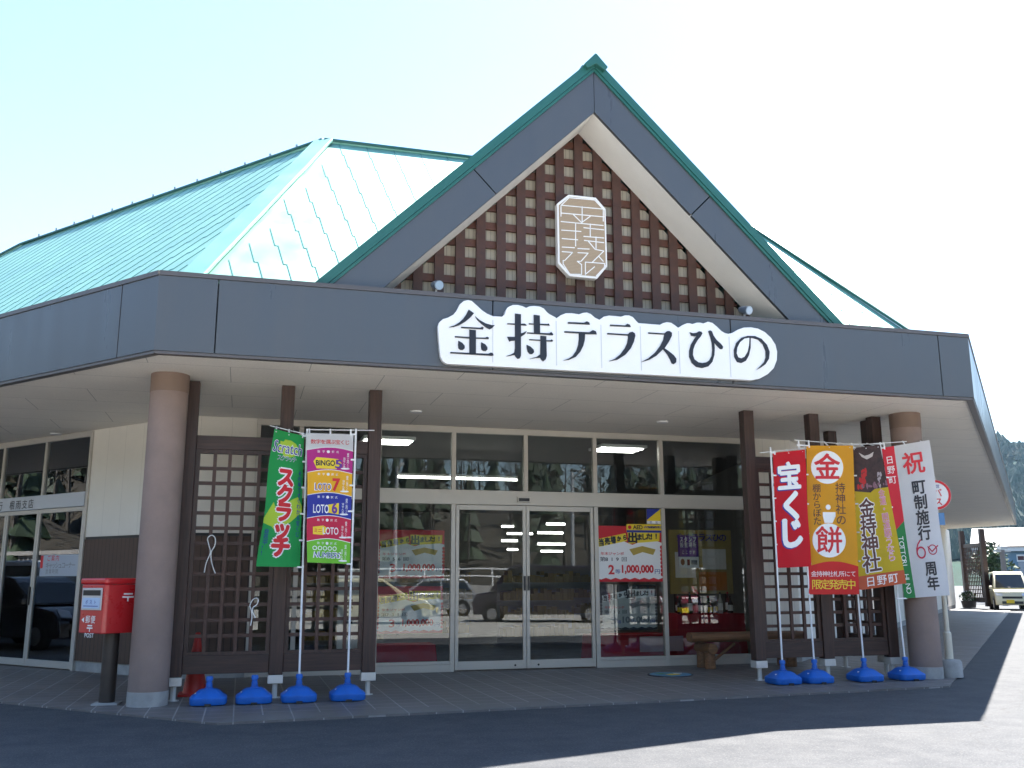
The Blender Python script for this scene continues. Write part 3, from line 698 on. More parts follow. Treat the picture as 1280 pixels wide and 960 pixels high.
GL = {c1f: [[(365,178),(418,215),(380,258),(330,300),(270,335),(215,352),(165,355),(220,338),(270,308),(310,270),(340,228)],
 [(430,245),(470,280),(530,315),(590,332),(625,335),(600,362),(575,375),(540,358),(490,318),(450,280)],
 [(290,350),(480,360),(500,350),(515,358),(508,376),(290,362)], [(372,378),(437,385),(437,620),(372,615)],
 [(228,443),(372,452),(372,466),(228,456)], [(437,457),(530,460),(548,450),(565,458),(565,472),(437,468)],
 [(262,490),(300,510),(325,540),(325,565),(305,582),(280,580),(262,565),(258,530)], [(490,505),(530,525),(552,555),(552,578),(535,593),(510,590),(492,575),(488,545)],
 [(182,602),(560,620),(585,608),(605,612),(615,635),(600,640),(182,615)],
 [(828,218),(887,225),(887,415),(905,412),(945,392),(925,425),(887,450),(887,640),(875,665),(855,670),(835,650),(825,630),(780,640),(738,645),(785,628),(820,610),(828,560),(828,487),(790,490),(772,498),(750,450),(828,452)],
 [(752,315),(828,318),(828,330),(752,325)], [(887,320),(920,318),(935,325),(943,338),(887,335)],
 [(1015,230),(1075,238),(1078,410),(1018,410)], [(968,315),(1016,318),(1016,328),(968,325)], [(1076,320),(1150,322),(1165,318),(1175,338),(1076,332)],
 [(950,406),(1170,415),(1190,402),(1210,425),(1205,435),(950,416)], [(970,474),(1083,480),(1083,490),(970,483)], [(1141,485),(1180,484),(1195,476),(1210,492),(1200,498),(1141,495)],
 [(1083,440),(1140,445),(1145,640),(1135,675),(1110,695),(1090,678),(1080,660),(1035,662),(972,670),(1040,652),(1080,625)],
 [(945,530),(985,550),(1015,580),(1018,605),(1000,622),(975,622),(955,600),(947,565)]],
 c2f: [[(158,222),(315,230),(345,215),(370,228),(375,248),(158,238)], [(122,314),(370,325),(405,303),(435,315),(445,345),(328,343),(325,400),(310,460),(280,520),(235,570),(170,600),(110,608),(160,590),(205,560),(240,510),(260,450),(267,390),(265,336),(122,328)],
 [(578,248),(725,256),(750,240),(775,250),(785,272),(578,262)], [(550,332),(755,345),(775,325),(800,320),(825,335),(830,360),(815,420),(785,485),(730,550),(650,600),(565,615),(625,590),(680,545),(725,485),(750,430),(758,380),(757,358),(550,345)],
 [(960,326),(1120,336),(1145,315),(1170,312),(1195,330),(1195,360),(1165,420),(1122,485),(1160,510),(1215,555),(1240,590),(1238,625),(1215,643),(1195,635),(1180,600),(1150,545),(1108,494),(1040,560),(970,600),(890,622),(960,585),(1030,525),(1080,460),(1110,400),(1120,348),(960,338)]],
 c3f: [[(255,245),(285,255),(320,250),(345,235),(370,240),(380,255),(365,285),(335,320),(305,370),(288,420),(285,470),(300,515),(340,545),(380,552),(420,545),(450,525),(475,480),(480,420),(475,350),(460,290),(440,235),(455,225),(475,235),(490,275),(520,320),(565,360),(587,390),(580,412),(560,412),(525,378),(499,345),(503,400),(500,470),(480,540),(440,585),(380,602),(320,590),(275,550),(250,490),(250,430),(265,370),(300,310),(325,280),(300,285),(270,280)],
 [(850,282),(905,283),(970,310),(1025,370),(1052,440),(1045,510),(1010,565),(960,600),(920,620),(960,583),(1000,540),(1015,490),(1012,430),(985,365),(940,320),(890,302),(862,300),(862,400),(845,475),(815,530),(770,552),(728,540),(700,490),(697,420),(720,350),(770,300),(830,281)]]}
INNER_NO = [(846,301),(800,308),(755,345),(728,400),(722,455),(738,495),(768,505),(800,490),(830,440),(843,380),(848,305)]
for fn_, polys in GL.items():
    pass
strokes = [('金', c1f, range(0, 9)), ('持', c1f, range(9, 20)), ('テ', c2f, range(0, 2)), ('ラ', c2f, range(2, 4)), ('ス', c2f, range(4, 5)), ('ひ', c3f, range(0, 1)), ('の', c3f, range(1, 2))]
for ch, fn_, idx in strokes:
    mb = MB()
    for i in idx:
        mb.prism([(q.x, SY - .014, q.z) for q in (atY(*fn_(*pt), SY) for pt in GL[fn_][i])], (0, .0135, 0))
    mb.build('letter', INK, sign, smooth=False)
mb = MB(); mb.prism([(q.x, SY - .0155, q.z) for q in (atY(*c3f(*pt), SY) for pt in INNER_NO)], (0, .012, 0)); mb.build('letter_counter', SIGNW, sign)
JM = mat('sign_joint', (.55, .56, .58), .5)
for x0, y0, x1, y1 in ((616, 397, 616, 456), (695, 398, 696, 460), (751, 403, 751, 463), (800, 405, 800, 466), (848, 411, 852, 470), (911, 418, 913, 474)):
    a, b = atY(x0, y0, SY), atY(x1, y1, SY); MB().bx(a.x - .004, a.x + .004, SY - .0035, SY + .002, b.z + .03, a.z - .03).build('panel_joint', JM, sign)

# ---- emblem plaque on the gable lattice
EY_ = 11.48
ef = lambda x, y: atY(680 + x/7.38, 230 + y/7.38, EY_)
emb = thing('emblem_plaque', 'octagonal tan plaque with white line emblem, mounted high on the brown gable lattice', 'plaque', tuple(ef(355, 480) + Vector((0, .14, 0))))
oc = [(225,97),(480,125),(570,230),(585,760),(490,875),(235,850),(130,735),(120,180)]
MB().prism([tuple(ef(*q)) for q in oc], (0, .10, 0)).build('frame', SIGNW, emb, bevel=.008)
cx, cy = 353, 486
TAN = line_mat('plaque_tan', (.40, .30, .20), 0, .02, 2, .3, .5, .04, 0, .75)
MB().prism([tuple(ef(cx + (x-cx)*.93, cy + (y-cy)*.945) - Vector((0, .004, 0))) for x, y in oc], (0, .003, 0)).build('face', TAN, emb)
el = Flat()
L_ = [[(235,850-20),(250,835),(345,835),(345,745),(305,715),(340,715),(405,640),(310,635)],[(160,198),(540,233)],[(155,300),(155,200),(230,128),(465,150),(545,235),(545,345)],[(160,270),(550,305)],[(350,210),(350,358)],[(270,285),(345,358),(425,300)],[(155,348),(545,385)],[(290,360),(290,575)],[(160,427),(340,440)],[(165,505),(310,517)],[(165,583),(280,590)],[(310,597),(415,602)],[(165,625),(262,633),(190,707),(175,707),(175,740),(235,830)],
      [(425,370),(425,490)],[(365,405),(550,425)],[(365,485),(550,500)],[(370,522),(550,543)],[(478,490),(478,605)],[(405,527),(470,605),(550,620),(445,722)],[(500,665),(545,715)],[(380,840),(380,722),(558,735),(555,770),(480,850)],[(380,835),(465,765)]]
for l in L_: el.line(l, 9)
el.lay('emblem_lines', SIGNW, emb, lambda x, y: ef(x, y) - Vector((0, .008, 0)))
st_ = MB()
for x, y in ((200, 250), (500, 250), (200, 730), (500, 730)):
    q = ef(x, y); st_.bx(q.x - .02, q.x + .02, EY_ + .101, 11.62, q.z - .02, q.z + .02)
st_.build('standoff', STEEL, emb)

# ---- spotlights on the fascia cap
for px, py, lb in ((545, 358, 'small metal spotlight on the fascia top at the left end of the gable lattice'), (930, 390, 'small metal spotlight on the fascia top at the right end of the gable lattice')):
    q = atY(px, py, 10.9)
    t = thing('spotlight', lb, 'spotlight', (q.x, 10.9, 4.775), 0, 'spotlights on the fascia')
    MB().bx(-.05, .05, -.04, .04, 0, .012).bx(-.012, .012, -.012, .012, .012, .09).build('bracket', STEEL, t, local=True)
    MB().tube([(-.02, .06, .14), (0, 0, .12), (.02, -.10, .09)], [.04, .055, .058], 16).build('lamp_head', mat('lamp_blue_grey', (.20, .26, .34), .3, .6), t, local=True, smooth=True)
    MB().tube([(.0205, -.101, .0895), (.0215, -.106, .088)], .05, 16).build('lens', mat('spot_glass', (.3, .4, .5), .05), t, local=True)

# ---- lattice screens between the posts
PZ0 = .27
def lattice_panel(mb, a, b, z0, z1):
    L = (b - a).length; u = (b - a)/L; n = Vector((-u.y, u.x, 0))
    nx_ = max(2, round(L/.187)); nz_ = round((z1 - z0)/.185)
    for i in range(1, nx_): mb.ob(XY(a, 0), u, n, (0, 0, 1), L*i/nx_ - .021, L*i/nx_ + .021, -.032, .002, z0, z1)
    for j in range(1, nz_): mb.ob(XY(a, 0), u, n, (0, 0, 1), 0, L, -.002, .03, z0 + (z1 - z0)*j/nz_ - .021, z0 + (z1 - z0)*j/nz_ + .021)
rt1, rt0 = atY(300, 545, 12.3).z, atY(300, 562, 12.3).z
rb1, rb0 = atY(300, 819, 12.3).z, atY(300, 842, 12.3).z
def lattice_screen(label, pts, bays):
    t = thing('lattice_screen', label, 'screen', (pts[0][0], pts[0][1], 0), 0, 'wooden lattice screens under the canopy')
    for x, y in pts:
        po = MB().bx(x - .082, x + .082, y - .075, y + .075, PZ0, ZS - .002).build('post', WOODZ, t, bevel=.006)
        f = MB().bx(x - .09, x + .09, y - .082, y + .082, PZ0 - .10, PZ0 - .002)
        f.build('post_cap', STEEL, po, bevel=.004)
        MB().lathe([(.032, .008), (.032, PZ0 - .102)], (x, y, 0), 16).lathe([(.07, 0), (.07, .008)], (x, y, 0), 16).build('post_foot', STEEL, po, smooth=True)
    for i, j in bays:
        a, b = Vector((*pts[i], 0)), Vector((*pts[j], 0)); u = (b - a).normalized(); n = Vector((-u.y, u.x, 0)); L = (b - a).length
        s0, s1 = .085, L - .085
        MB().ob(a, u, n, (0, 0, 1), s0, s1, -.05, .05, rt0, rt1).build('top_rail', WOODX, t, bevel=.005)
        MB().ob(a, u, n, (0, 0, 1), s0, s1, -.05, .05, rb0, rb1).build('bottom_rail', WOODX, t, bevel=.005)
        fr = MB().ob(a, u, n, (0, 0, 1), s0, s0 + .05, -.04, .04, rb1 + .002, rt0 - .002).ob(a, u, n, (0, 0, 1), s1 - .05, s1, -.04, .04, rb1 + .002, rt0 - .002)
        fr.ob(a, u, n, (0, 0, 1), s0 + .05, s1 - .05, -.04, .04, rt0 - .05, rt0 - .002).ob(a, u, n, (0, 0, 1), s0 + .05, s1 - .05, -.04, .04, rb1 + .002, rb1 + .04)
        pf = fr.build('panel_frame', WOODZ, t)
        mb = MB(); lattice_panel(mb, a + u*(s0 + .05), a + u*(s1 - .05), rb1 + .04, rt0 - .05)
        mb.build('lattice', WOODL, pf)
    return t
PL = [(-.70, 12.40), (.465, 12.40), (1.59, 12.40), (-.87, 12.62), (-.91, 13.85)]
PR = [(7.12, 12.52), (8.22, 12.52), (9.30, 12.50), (9.44, 12.84), (9.50, 13.95)]
lattice_screen('dark brown lattice screen beside the left round column, behind the green lottery banner', PL, [(0, 1), (1, 2), (3, 4)])
lattice_screen('dark brown lattice screen beside the right round column, behind the shrine and anniversary banners', PR, [(0, 1), (1, 2), (3, 4)])
# far screen at the end of the right wing
fa, fb = atZ(1201, 664, ZS), atZ(1226, 661, ZS)
t = thing('lattice_screen', 'distant brown lattice screen at the far end of the right canopy, beside the yellow car', 'screen', (fa.x, fa.y, 0), 0, 'wooden lattice screens under the canopy')
dv = (fb - fa); dv.z = 0; L = dv.length; u = dv/L; n = Vector((-u.y, u.x, 0))
for s in (0, L): MB().ob(XY(fa, 0), u, n, (0, 0, 1), s - .11, s + .11, -.11, .11, .1, ZS - .003).build('post', WOODZ, t)
MB().ob(XY(fa, 0), u, n, (0, 0, 1), .11, L - .11, -.05, .05, rt0, rt1).build('top_rail', WOODX, t)
MB().ob(XY(fa, 0), u, n, (0, 0, 1), .11, L - .11, -.05, .05, rb0, rb1).build('bottom_rail', WOODX, t)
mb = MB(); lattice_panel(mb, XY(fa, 0) + u*.11, XY(fa, 0) + u*(L - .11), rb1, rt0); mb.build('lattice', WOODL, t)

# ---- white strings tied to the left lattice
def string(name, label, pts):
    o = MB().tube([atY(x, y, 12.33) for x, y in pts], .007, 6).build(name, WHITE, None, smooth=True)
    tag(o, label, 'string', 'strings tied on the lattice')
s4 = lambda x, y: (220 + x/3.918, 655 + y/3.918)
def smooth_pts(p, n=4):
    out = []
    for i in range(len(p)-1):
        p0, p1, p2, p3 = p[max(0, i-1)], p[i], p[i+1], p[min(len(p)-1, i+2)]
        for k in range(n):
            t_ = k/n; out.append(tuple(.5*(2*p1[c] + (p2[c]-p0[c])*t_ + (2*p0[c]-5*p1[c]+4*p2[c]-p3[c])*t_*t_ + (3*p1[c]-p0[c]-3*p2[c]+p3[c])*t_**3) for c in (0, 1)))
    return out + [p[-1]]
string('tied_string', 'long white string hanging in a loop from the upper left lattice', smooth_pts([s4(*q) for q in [(138,238),(148,190),(168,140),(160,100),(155,70),(175,55),(192,70),(190,105),(172,140),(175,190),(192,242)]]))
string('tied_string', 'short white string loop tied lower, beside the middle post of the left lattice', smooth_pts([s4(*q) for q in [(365,498),(372,455),(368,420),(362,400),(375,372),(395,362),(403,375),(395,395),(378,408),(375,430),(388,460)]]))

# ---- banners
def base_mesh():
    b = MB(); n = 40; prof = []
    # squarish water tank: wide skirt, dome, neck
    b.lathe([(.195, .012), (.205, .03), (.205, .085), (.19, .10), (.165, .115), (.12, .155), (.085, .172), (.045, .178), (.045, .19)], (0, 0, 0), 48, sq=5)
    return b
def make_base(parent, local=True):
    o = base_mesh().build('base', BLUEP, parent, smooth=True, local=True)
    MB().lathe([(.030, .19), (.036, .195), (.036, .235), (.030, .24), (.030, .262), (.040, .266), (.040, .30), (.034, .312), (.016, .314)], (0, 0, 0), 20).build('neck', BLUEP, o, smooth=True, local=True)
    MB().lathe([(.022, .10), (.022, .135), (.018, .14), (.001, .14)], (-.13, -.06, 0), 14).build('fill_cap', WHITE, o, smooth=True, local=True)
    nt_ = MB().bx(-.035, .035, -.212, -.196, .0, .03); nt_.build('notch', BLACK, o, local=True)
    return o
CL = {}
def banner(label, basepx, polebot, poletop, corners, depth, side, colour, bar, dx=0.):
    """corners: TL, TR, BR, BL in the survey photo; depth: (d at left edge, d at right edge) behind the pole plane"""
    bp = atY(basepx[0], basepx[1], 11.9 if basepx[0] < 640 else 11.98)
    t = thing('advertising_banner', label, 'banner', (bp.x, bp.y, 0), 0, 'advertising banners in blue bases')
    make_base(t)
    p0 = Vector((bp.x, bp.y, .19)); p1 = atY(*poletop, bp.y)
    MB().tube([p0, p1], .0125, 12).build('pole', POLEW, t, smooth=True)
    cs = [atY(x, y, bp.y + dd) for (x, y), dd in zip(corners, (depth[0], depth[1], depth[1] + dx, depth[0] + dx))]
    TL, TR, BR, BL = cs
    W = ((TR - TL).length + (BR - BL).length)/2; H = ((BL - TL).length + (BR - TR).length)/2
    nrm = (TR - TL).cross(BL - TL).normalized()
    if nrm.dot(CAM - TL) < 0: nrm = -nrm
    seed = bp.x*3.1
    def S(u, v, off=0.):
        wgt = u if side == 'L' else 1 - u                             # free edge waves more
        rip = .014*wgt*math.sin(v*9 + seed + u*3) + .010*math.sin(u*7 + v*2.2 + seed)*(.3 + v) 
        p = (TL*(1-u) + TR*u)*(1-v) + (BL*(1-u) + BR*u)*v
        return p + nrm*(rip + off)
    mb = MB(); nu, nv = 12, 40
    mb.v = [tuple(S(i/nu, j/nv)) for j in range(nv+1) for i in range(nu+1)]
    mb.f = [(j*(nu+1)+i, j*(nu+1)+i+1, (j+1)*(nu+1)+i+1, (j+1)*(nu+1)+i) for j in range(nv) for i in range(nu)]
    cl = mb.build('cloth', colour, t, smooth=True)
    def put(fl, name, mt, off, label=None):
        return fl.lay(name, mt, cl, lambda x, y: S(x/.6, y/1.8, off), step=.06, label=label)
    br_ = MB(); a, b = atY(*bar[0], bp.y), atY(*bar[1], bp.y); br_.tube([a, b], .006, 8).build('cross_bar', POLEW, t, smooth=True)
    for k in range(6):                                                # plastic clips along the pole
        v = k/5; e_ = S(0 if side == 'L' else 1, v); f_ = (e_.z - p0.z)/(p1.z - p0.z); q = p0 + (p1 - p0)*min(1, f_)
        MB().bar(q - (e_ - q)*.3, e_ + (e_ - q).normalized()*.04, .022, .02).build('clip', POLEW, t)
    for u_ in (.06, .5, .94):
        e_ = S(u_, 0); q = a + (b - a)*min(1, max(0, (e_ - a).dot((b - a).normalized())/(b - a).length))
        if (q - e_).length > .004: MB().bar(q + Vector((0, 0, .01)), e_ - Vector((0, 0, .03)), .02, .012).build('clip', POLEW, t)
    return t, put
GREEN = cloth_mat('banner_green', (.025, .42, .10)); LIME = mat('print_lime', (.42, .60, .04), .7)
t, put = banner('green scratch lottery banner with big red katakana, left pole of its pair', (373, 873), (373, 850), (384, 536), [(342,536),(380,545),(376,709),(322,708)], (-.34, 0), 'R', GREEN, [(337,532),(387,544)], -.02)
put(Flat().poly([(.0,1.18),(.13,.96),(.2,1.1),(.3,.98),(.42,.9),(.52,.86),(.6,.98),(.6,1.06),(.42,1.2),(.2,1.34),(.14,1.28),(0,1.24)]), 'colour_patch', LIME, .002)
put(Flat().poly([(.1+.2*math.cos(a)*r_+.2, .22+.12*math.sin(a)*r_) for a, r_ in ((2*PI*i/24, 1 if i % 2 else .78) for i in range(24))]), 'colour_patch', LIME, .0022)
put(Flat().fit('Scratch', .02, .13, .56, .30, .035, .15), 'outline', WHITEINK, .003); put(Flat().fit('Scratch', .03, .14, .55, .29, 0, .15), 'lettering', BLUEINK, .005)
put(Flat().htext('スクラッチ', .14, .46, .36, .075, .03), 'outline', WHITEINK, .003); put(Flat().htext('スクラッチ', .14, .46, .36, .07, .0), 'lettering', BLUEINK, .005)
put(Flat().hvtext('スクラッチ', .29, .50, 1.66, .27, .036), 'outline', WHITEINK, .004); put(Flat().hvtext('スクラッチ', .29, .50, 1.66, .27, .017), 'lettering', REDINK, .007)
put(Flat().vtext('その場ですぐわかる宝くじ', .535, .50, 1.40, .07, .012), 'lettering', BLUEINK, .004); put(Flat().vtext('発売中!!', .075, 1.32, 1.66, .075, .012), 'lettering', BLUEINK, .004)

t, put = banner('multicoloured number lottery banner of five stacked colour fields beside the green banner', (434, 869), (434, 850), (445, 536), [(384,541),(442,543),(437,705),(384,703)], (-.12, 0), 'R', cloth_mat('banner_white', (.78, .78, .80)), [(384,537),(468,538)], 0)
def arcfield(y0, y1, rise):
    n = 10; top = [(.6*i/n, y0 - rise*math.sin(PI*i/n)) for i in range(n+1)]; bot = [(.6*i/n, y1 - rise*math.sin(PI*i/n)) for i in range(n, -1, -1)]
    return Flat().poly(top + bot)
cols = [((.42, .015, .20), 'BINGO5'), ((.78, .40, .01), 'LOTO 7'), ((.02, .03, .30), 'LOTO 6'), ((.55, .015, .06), 'LOTO'), ((.16, .50, .03), 'NUMBERS')]
put(Flat().htext('数字を選ぶ宝くじ', .05, .55, .12, .068, .01), 'lettering', REDINK, .004)
for i, (c_, w_) in enumerate(cols):
    y0 = .24 + .318*i; y1 = y0 + .318
    f = arcfield(y0, y1, .045) if i < 4 else Flat().poly([(.6*k/10, y0 - .045*math.sin(PI*k/10)) for k in range(11)] + [(.6, 1.8), (0, 1.8)])
    put(f, 'colour_field', mat('field_%d' % i, c_, .7), .002)
    put(Flat().line([(.6*k/10, y0 - .045*math.sin(PI*k/10)) for k in range(11)], .008), 'field_edge', WHITEINK, .003)
    put(Flat().htext('数字選択式', .12, .42, y0 + .02, .035, .004).disc(.27, y0 + .02, .02), 'small_print', WHITEINK, .004)
    put(Flat().vtext('最高一億円くじ', .535, y0 + .03, y0 + .24, .03, .004).vtext('当せん金', .485, y0 + .09, y0 + .24, .035, .006).disc(.50, y0 + .25, .06, .012), 'small_print', WHITEINK, .004)
put(Flat().poly([(.08,.40),(.12,.34),(.40,.36),(.45,.42),(.38,.50),(.12,.50)]), 'colour_patch', YEL, .003)
put(Flat().fit('BINGO', .11, .38, .36, .46, .03), 'lettering', INK, .005); put(Flat().fit('5', .36, .37, .46, .49, .03), 'lettering', PURPLE, .005)
put(Flat().fit('LOTO', .09, .70, .32, .81, .04), 'outline', WHITEINK, .004); put(Flat().fit('LOTO', .10, .71, .31, .80, .0), 'lettering', BLUEINK, .0055); put(Flat().fit('7', .33, .63, .44, .81, .04), 'lettering', REDINK, .005)
put(Flat().poly([(.28,1.00),(.43,.97),(.43,1.13),(.28,1.11)]), 'colour_patch', YEL, .003)
put(Flat().fit('LOTO', .08, 1.00, .29, 1.12, .012), 'lettering', WHITEINK, .005); put(Flat().fit('6', .33, .96, .41, 1.12, .04), 'lettering', PURPLE, .005)
put(Flat().poly([(.08,1.31),(.22,1.29),(.28,1.33),(.22,1.42),(.08,1.41)]), 'colour_patch', YEL, .003)
put(Flat().htext('ミニ', .09, .20, 1.36, .06, .02), 'lettering', REDINK, .005); put(Flat().fit('LOTO', .21, 1.31, .43, 1.41, .015), 'lettering', WHITEINK, .005)
d_ = Flat(); [d_.ring(.10 + .07*k, 1.60, .02, .03) for k in range(5)]; put(d_, 'small_print', WHITEINK, .004)
put(Flat().fit('NUMBERS', .075, 1.645, .465, 1.735, .028, .15), 'outline', WHITEINK, .004); put(Flat().fit('NUMBERS', .09, 1.655, .45, 1.725, .0, .15), 'lettering', BLUEINK, .0055)

t, put = banner('red lottery banner with white 宝くじ lettering, leftmost on the right side', (979, 850), (978, 835), (963, 559), [(966,566),(1006,562),(1014,708),(972,710)], (0, -.10), 'L', cloth_mat('banner_red', (.75, .010, .025)), [(950,566),(1008,560)], 0)
f = Flat().heavy('宝', .28, .40, .44, .016).heavy('く', .31, .86, .46, .024).heavy('じ', .27, 1.28, .48, .024); f2 = Flat().heavy('宝', .265, .415, .44, .018).heavy('く', .293, .875, .46, .026).heavy('じ', .253, 1.295, .48, .026)
put(f2, 'letter_shadow', BLUEINK, .003); put(f, 'lettering', WHITEINK, .006)

t, put = banner('orange shrine rice cake banner with two white discs and a red foot', (1019, 848), (1016, 835), (998, 551), [(1008,557),(1066,557),(1074,743),(1011,743)], (0, -.26), 'L', cloth_mat('banner_orange', (.93, .43, .025)), [(993,550),(1070,556)], 0)
put(Flat().poly([(.6*k/10, 1.47 - .06*math.sin(PI*k/10)) for k in range(11)] + [(.6, 1.8), (0, 1.8)]), 'colour_field', mat('print_red', (.60, .015, .012), .7), .002)
put(Flat().disc(.26, .27, .205), 'disc', WHITEINK, .002); put(Flat().disc(.26, 1.16, .205), 'disc', WHITEINK, .002); put(Flat().heavy('金', .26, .27, .33, .007).heavy('餅', .26, 1.16, .33, .005), 'lettering', REDINK, .005)
put(Flat().vtext('持神社の', .42, .46, .98, .13, .008), 'lettering', BROWNINK, .005); put(Flat().vtext('棚からぼた', .12, .48, .98, .105, .005), 'lettering', BROWNINK, .005)
put(Flat().disc(.26, .76, .032).poly([(.19,.82),(.35,.82),(.35,.87),(.31,.87),(.31,.95),(.28,.95),(.28,.90),(.24,.90),(.24,.95),(.21,.95),(.21,.87),(.19,.87)]), 'ornament', WHITEINK, .004)
put(Flat().htext('金持神社札所にて', .03, .57, 1.56, .070, .0), 'lettering', WHITEINK, .005); put(Flat().htext('限定発売中', .04, .56, 1.685, .12, .012), 'lettering', mat('print_yellow', (.85, .66, .05), .7), .005)

t, put = banner('mustard yellow shrine banner with dark photograph on top, leaning behind the orange one', (1081, 845), (1078, 820), (1056, 556), [(1066,560),(1100,556),(1133,729),(1074,738)], (-.05, -.28), 'L', cloth_mat('banner_mustard', (.72, .52, .03)), [(1045,555),(1104,555)], 0)
put(Flat().poly([(0,0),(.6,0),(.6,.56),(.36,.56),(.28,.60),(0,.56)]), 'printed_photo', mat('print_dark', (.05, .026, .026), .7, var=.6, vscale=14), .002)
rb_ = random.Random(4)
def dabs(n, cx, cy, sx, sy, r):
    f = Flat()
    for k in range(n):
        x, y = min(.58, max(.02, cx + rb_.gauss(0, sx))), min(.54, max(.03, cy + rb_.gauss(0, sy))); n0 = len(f.v); f.disc(x, y, r*rb_.uniform(.5, 1.3), r*rb_.uniform(.7, 2.), 7); f.v[n0:] = [(q[0], q[1], k*.00012) for q in f.v[n0:]]
    return f
put(dabs(22, .15, .42, .04, .07, .022), 'printed_figure', mat('print_redfig', (.5, .02, .02), .7), .003)
put(dabs(14, .46, .42, .04, .05, .018), 'printed_figure', mat('print_palefig', (.42, .36, .38), .7), .003)
put(dabs(16, .30, .52, .16, .02, .02), 'printed_ground', mat('print_mauve', (.24, .12, .16), .7), .0032)
put(Flat().poly([(.12,.07),(.24,.12),(.34,.11),(.44,.08),(.40,.14),(.28,.17),(.18,.13)]), 'printed_rope', mat('print_rope', (.55, .5, .48), .7), .003)
put(Flat().hvtext('金持神社', .19, .68, 1.60, .25, .018), 'outline', WHITEINK, .003); put(Flat().hvtext('金持神社', .19, .68, 1.60, .25, .006), 'lettering', BROWNINK, .006)
put(Flat().vtext('金運・開運願うなら', .47, .58, 1.50, .115, .025), 'outline', WHITEINK, .003); put(Flat().vtext('金運・開運願うなら', .47, .58, 1.50, .11, .008), 'lettering', PINKINK, .006)
put(Flat().rect(0, 1.63, .6, 1.8), 'colour_field', mat('print_rust', (.50, .09, .03), .7), .0025); put(Flat().htext('日野町', .08, .52, 1.715, .13, .008), 'lettering', WHITEINK, .005)

t, put = banner('white town anniversary banner with red and green edge strip, rightmost', (1133, 844), (1127, 830), (1100, 553), [(1102,560),(1162,550),(1187,744),(1131,748)], (0, -.12), 'L', cloth_mat('banner_white', (.78, .78, .80)), [(1070,556),(1146,551)], 0)
put(Flat().poly([(0,0),(.155,0),(.14,.90),(0,1.02)]), 'edge_strip', mat('print_red2', (.60, .012, .03), .7), .002); put(Flat().poly([(0,1.02),(.14,.90),(.14,1.8),(0,1.8)]), 'edge_strip', mat('print_green', (.015, .20, .05), .7), .002)
put(Flat().vtext('日野町', .075, .10, .46, .10, .01), 'lettering', WHITEINK, .005)
f = Flat()
for i, c_ in enumerate('TOTTORI HINO'):
    if c_ != ' ': f.ch(c_, .07, 1.12 + .055*i, .085, .0, rot=PI/2)
put(f, 'lettering', WHITEINK, .005)
put(Flat().heavy('祝', .36, .24, .27, .005), 'lettering', REDINK, .005)
put(Flat().hvtext('町制施行', .38, .44, 1.16, .175, .005), 'lettering', INK, .005); put(Flat().hvtext('周年', .40, 1.40, 1.74, .165, .005), 'lettering', INK, .005)
f = Flat().ring(.30, 1.29, .045, .062, 1.15).ring(.46, 1.27, .048, .06)
f.line([(.246,1.28),(.25,1.24),(.27,1.19),(.305,1.15),(.33,1.14)], .016).line([(.40,1.23),(.45,1.29),(.535,1.23)], .014)
put(f, 'lettering', mat('crimson_ink', (.45, .01, .05), .7), .005)

for (px, py), lb in (((260, 882), 'empty blue banner base nearest the left round column'), ((317, 879), 'empty blue banner base left of the green banner')):
    q = atY(px, py, 11.92); t = thing('banner_base', lb, 'banner base', (q.x, q.y, 0), 0, 'empty banner bases'); make_base(t)

# ---- post box
q = atZ(133, 880); ang = math.atan2(-.6577, -.7533) + PI/2
t = thing('post_box', 'red post box on a dark pole in front of the bank entrance', 'post box', (q.x, q.y, 0), ang)
# local: front = -Y
MB().lathe([(.20, 0), (.20, .015), (.14, .022)], n=4).build('base_plate', CONC, t, local=True)
MB().lathe([(.088, .02), (.088, .82)], n=28).build('pole', BROWNP, t, local=True, smooth=True)
bd = MB(); 
bd.prism([(-.245, -.26, .80), (-.215, -.29, .80), (.215, -.29, .80), (.245, -.26, .80), (.245, .22, .80), (.21, .26, .80), (-.21, .26, .80), (-.245, .22, .80)], (0, 0, .55)).build('body', RED, t, local=True, bevel=.012)
hd = MB().prism([(-.255, -.28, 1.352), (-.225, -.305, 1.352), (.225, -.305, 1.352), (.255, -.28, 1.352), (.25, .22, 1.352), (.21, .265, 1.352), (-.21, .265, 1.352), (-.25, .22, 1.352)], (0, 0, .07)).build('hood', RED, t, local=True, bevel=.02)
pl_ = MB().bx(-.19, .19, -.302, -.292, 1.06, 1.31).build('notice_plate', mat('steel_plate', (.55, .57, .60), .35, .5), t, local=True, bevel=.004)
MB().bx(-.165, .165, -.306, -.303, 1.225, 1.285).build('letter_slot', BLACK, pl_, local=True)
MB().bx(-.165, .165, -.306, -.303, 1.08, 1.20).build('paper_label', mat('pale_blue_label', (.45, .58, .78), .5), pl_, local=True)
pf = lambda d: (lambda x, y: basis(t) @ Vector((x, -.292 - d, 1.42 - y)))
Flat().htext('ポスト', -.12, .12, .27, .05, .006).rect(-.14, .31, .14, .318).lay('label_print', BLUEINK, pl_, pf(.016))
Flat().poly([(-.17,.47),(-.12,.44),(-.12,.50)]).htext('郵便', -.10, .10, .465, .09, .012).rect(-.045, .525, .045, .540).rect(-.055, .552, .055, .567).rect(-.008, .567, .008, .60).fit('POST', -.085, .615, .085, .665, .012).lay('lettering', WHITEINK, t, pf(.003))
ps = lambda d: (lambda x, y: basis(t) @ Vector((.245 + d, x, 1.42 - y)))
Flat().rect(-.06, .17, .06, .188).rect(-.075, .205, .075, .223).rect(-.01, .223, .01, .265).lay('postal_mark', WHITEINK, t, ps(.003))

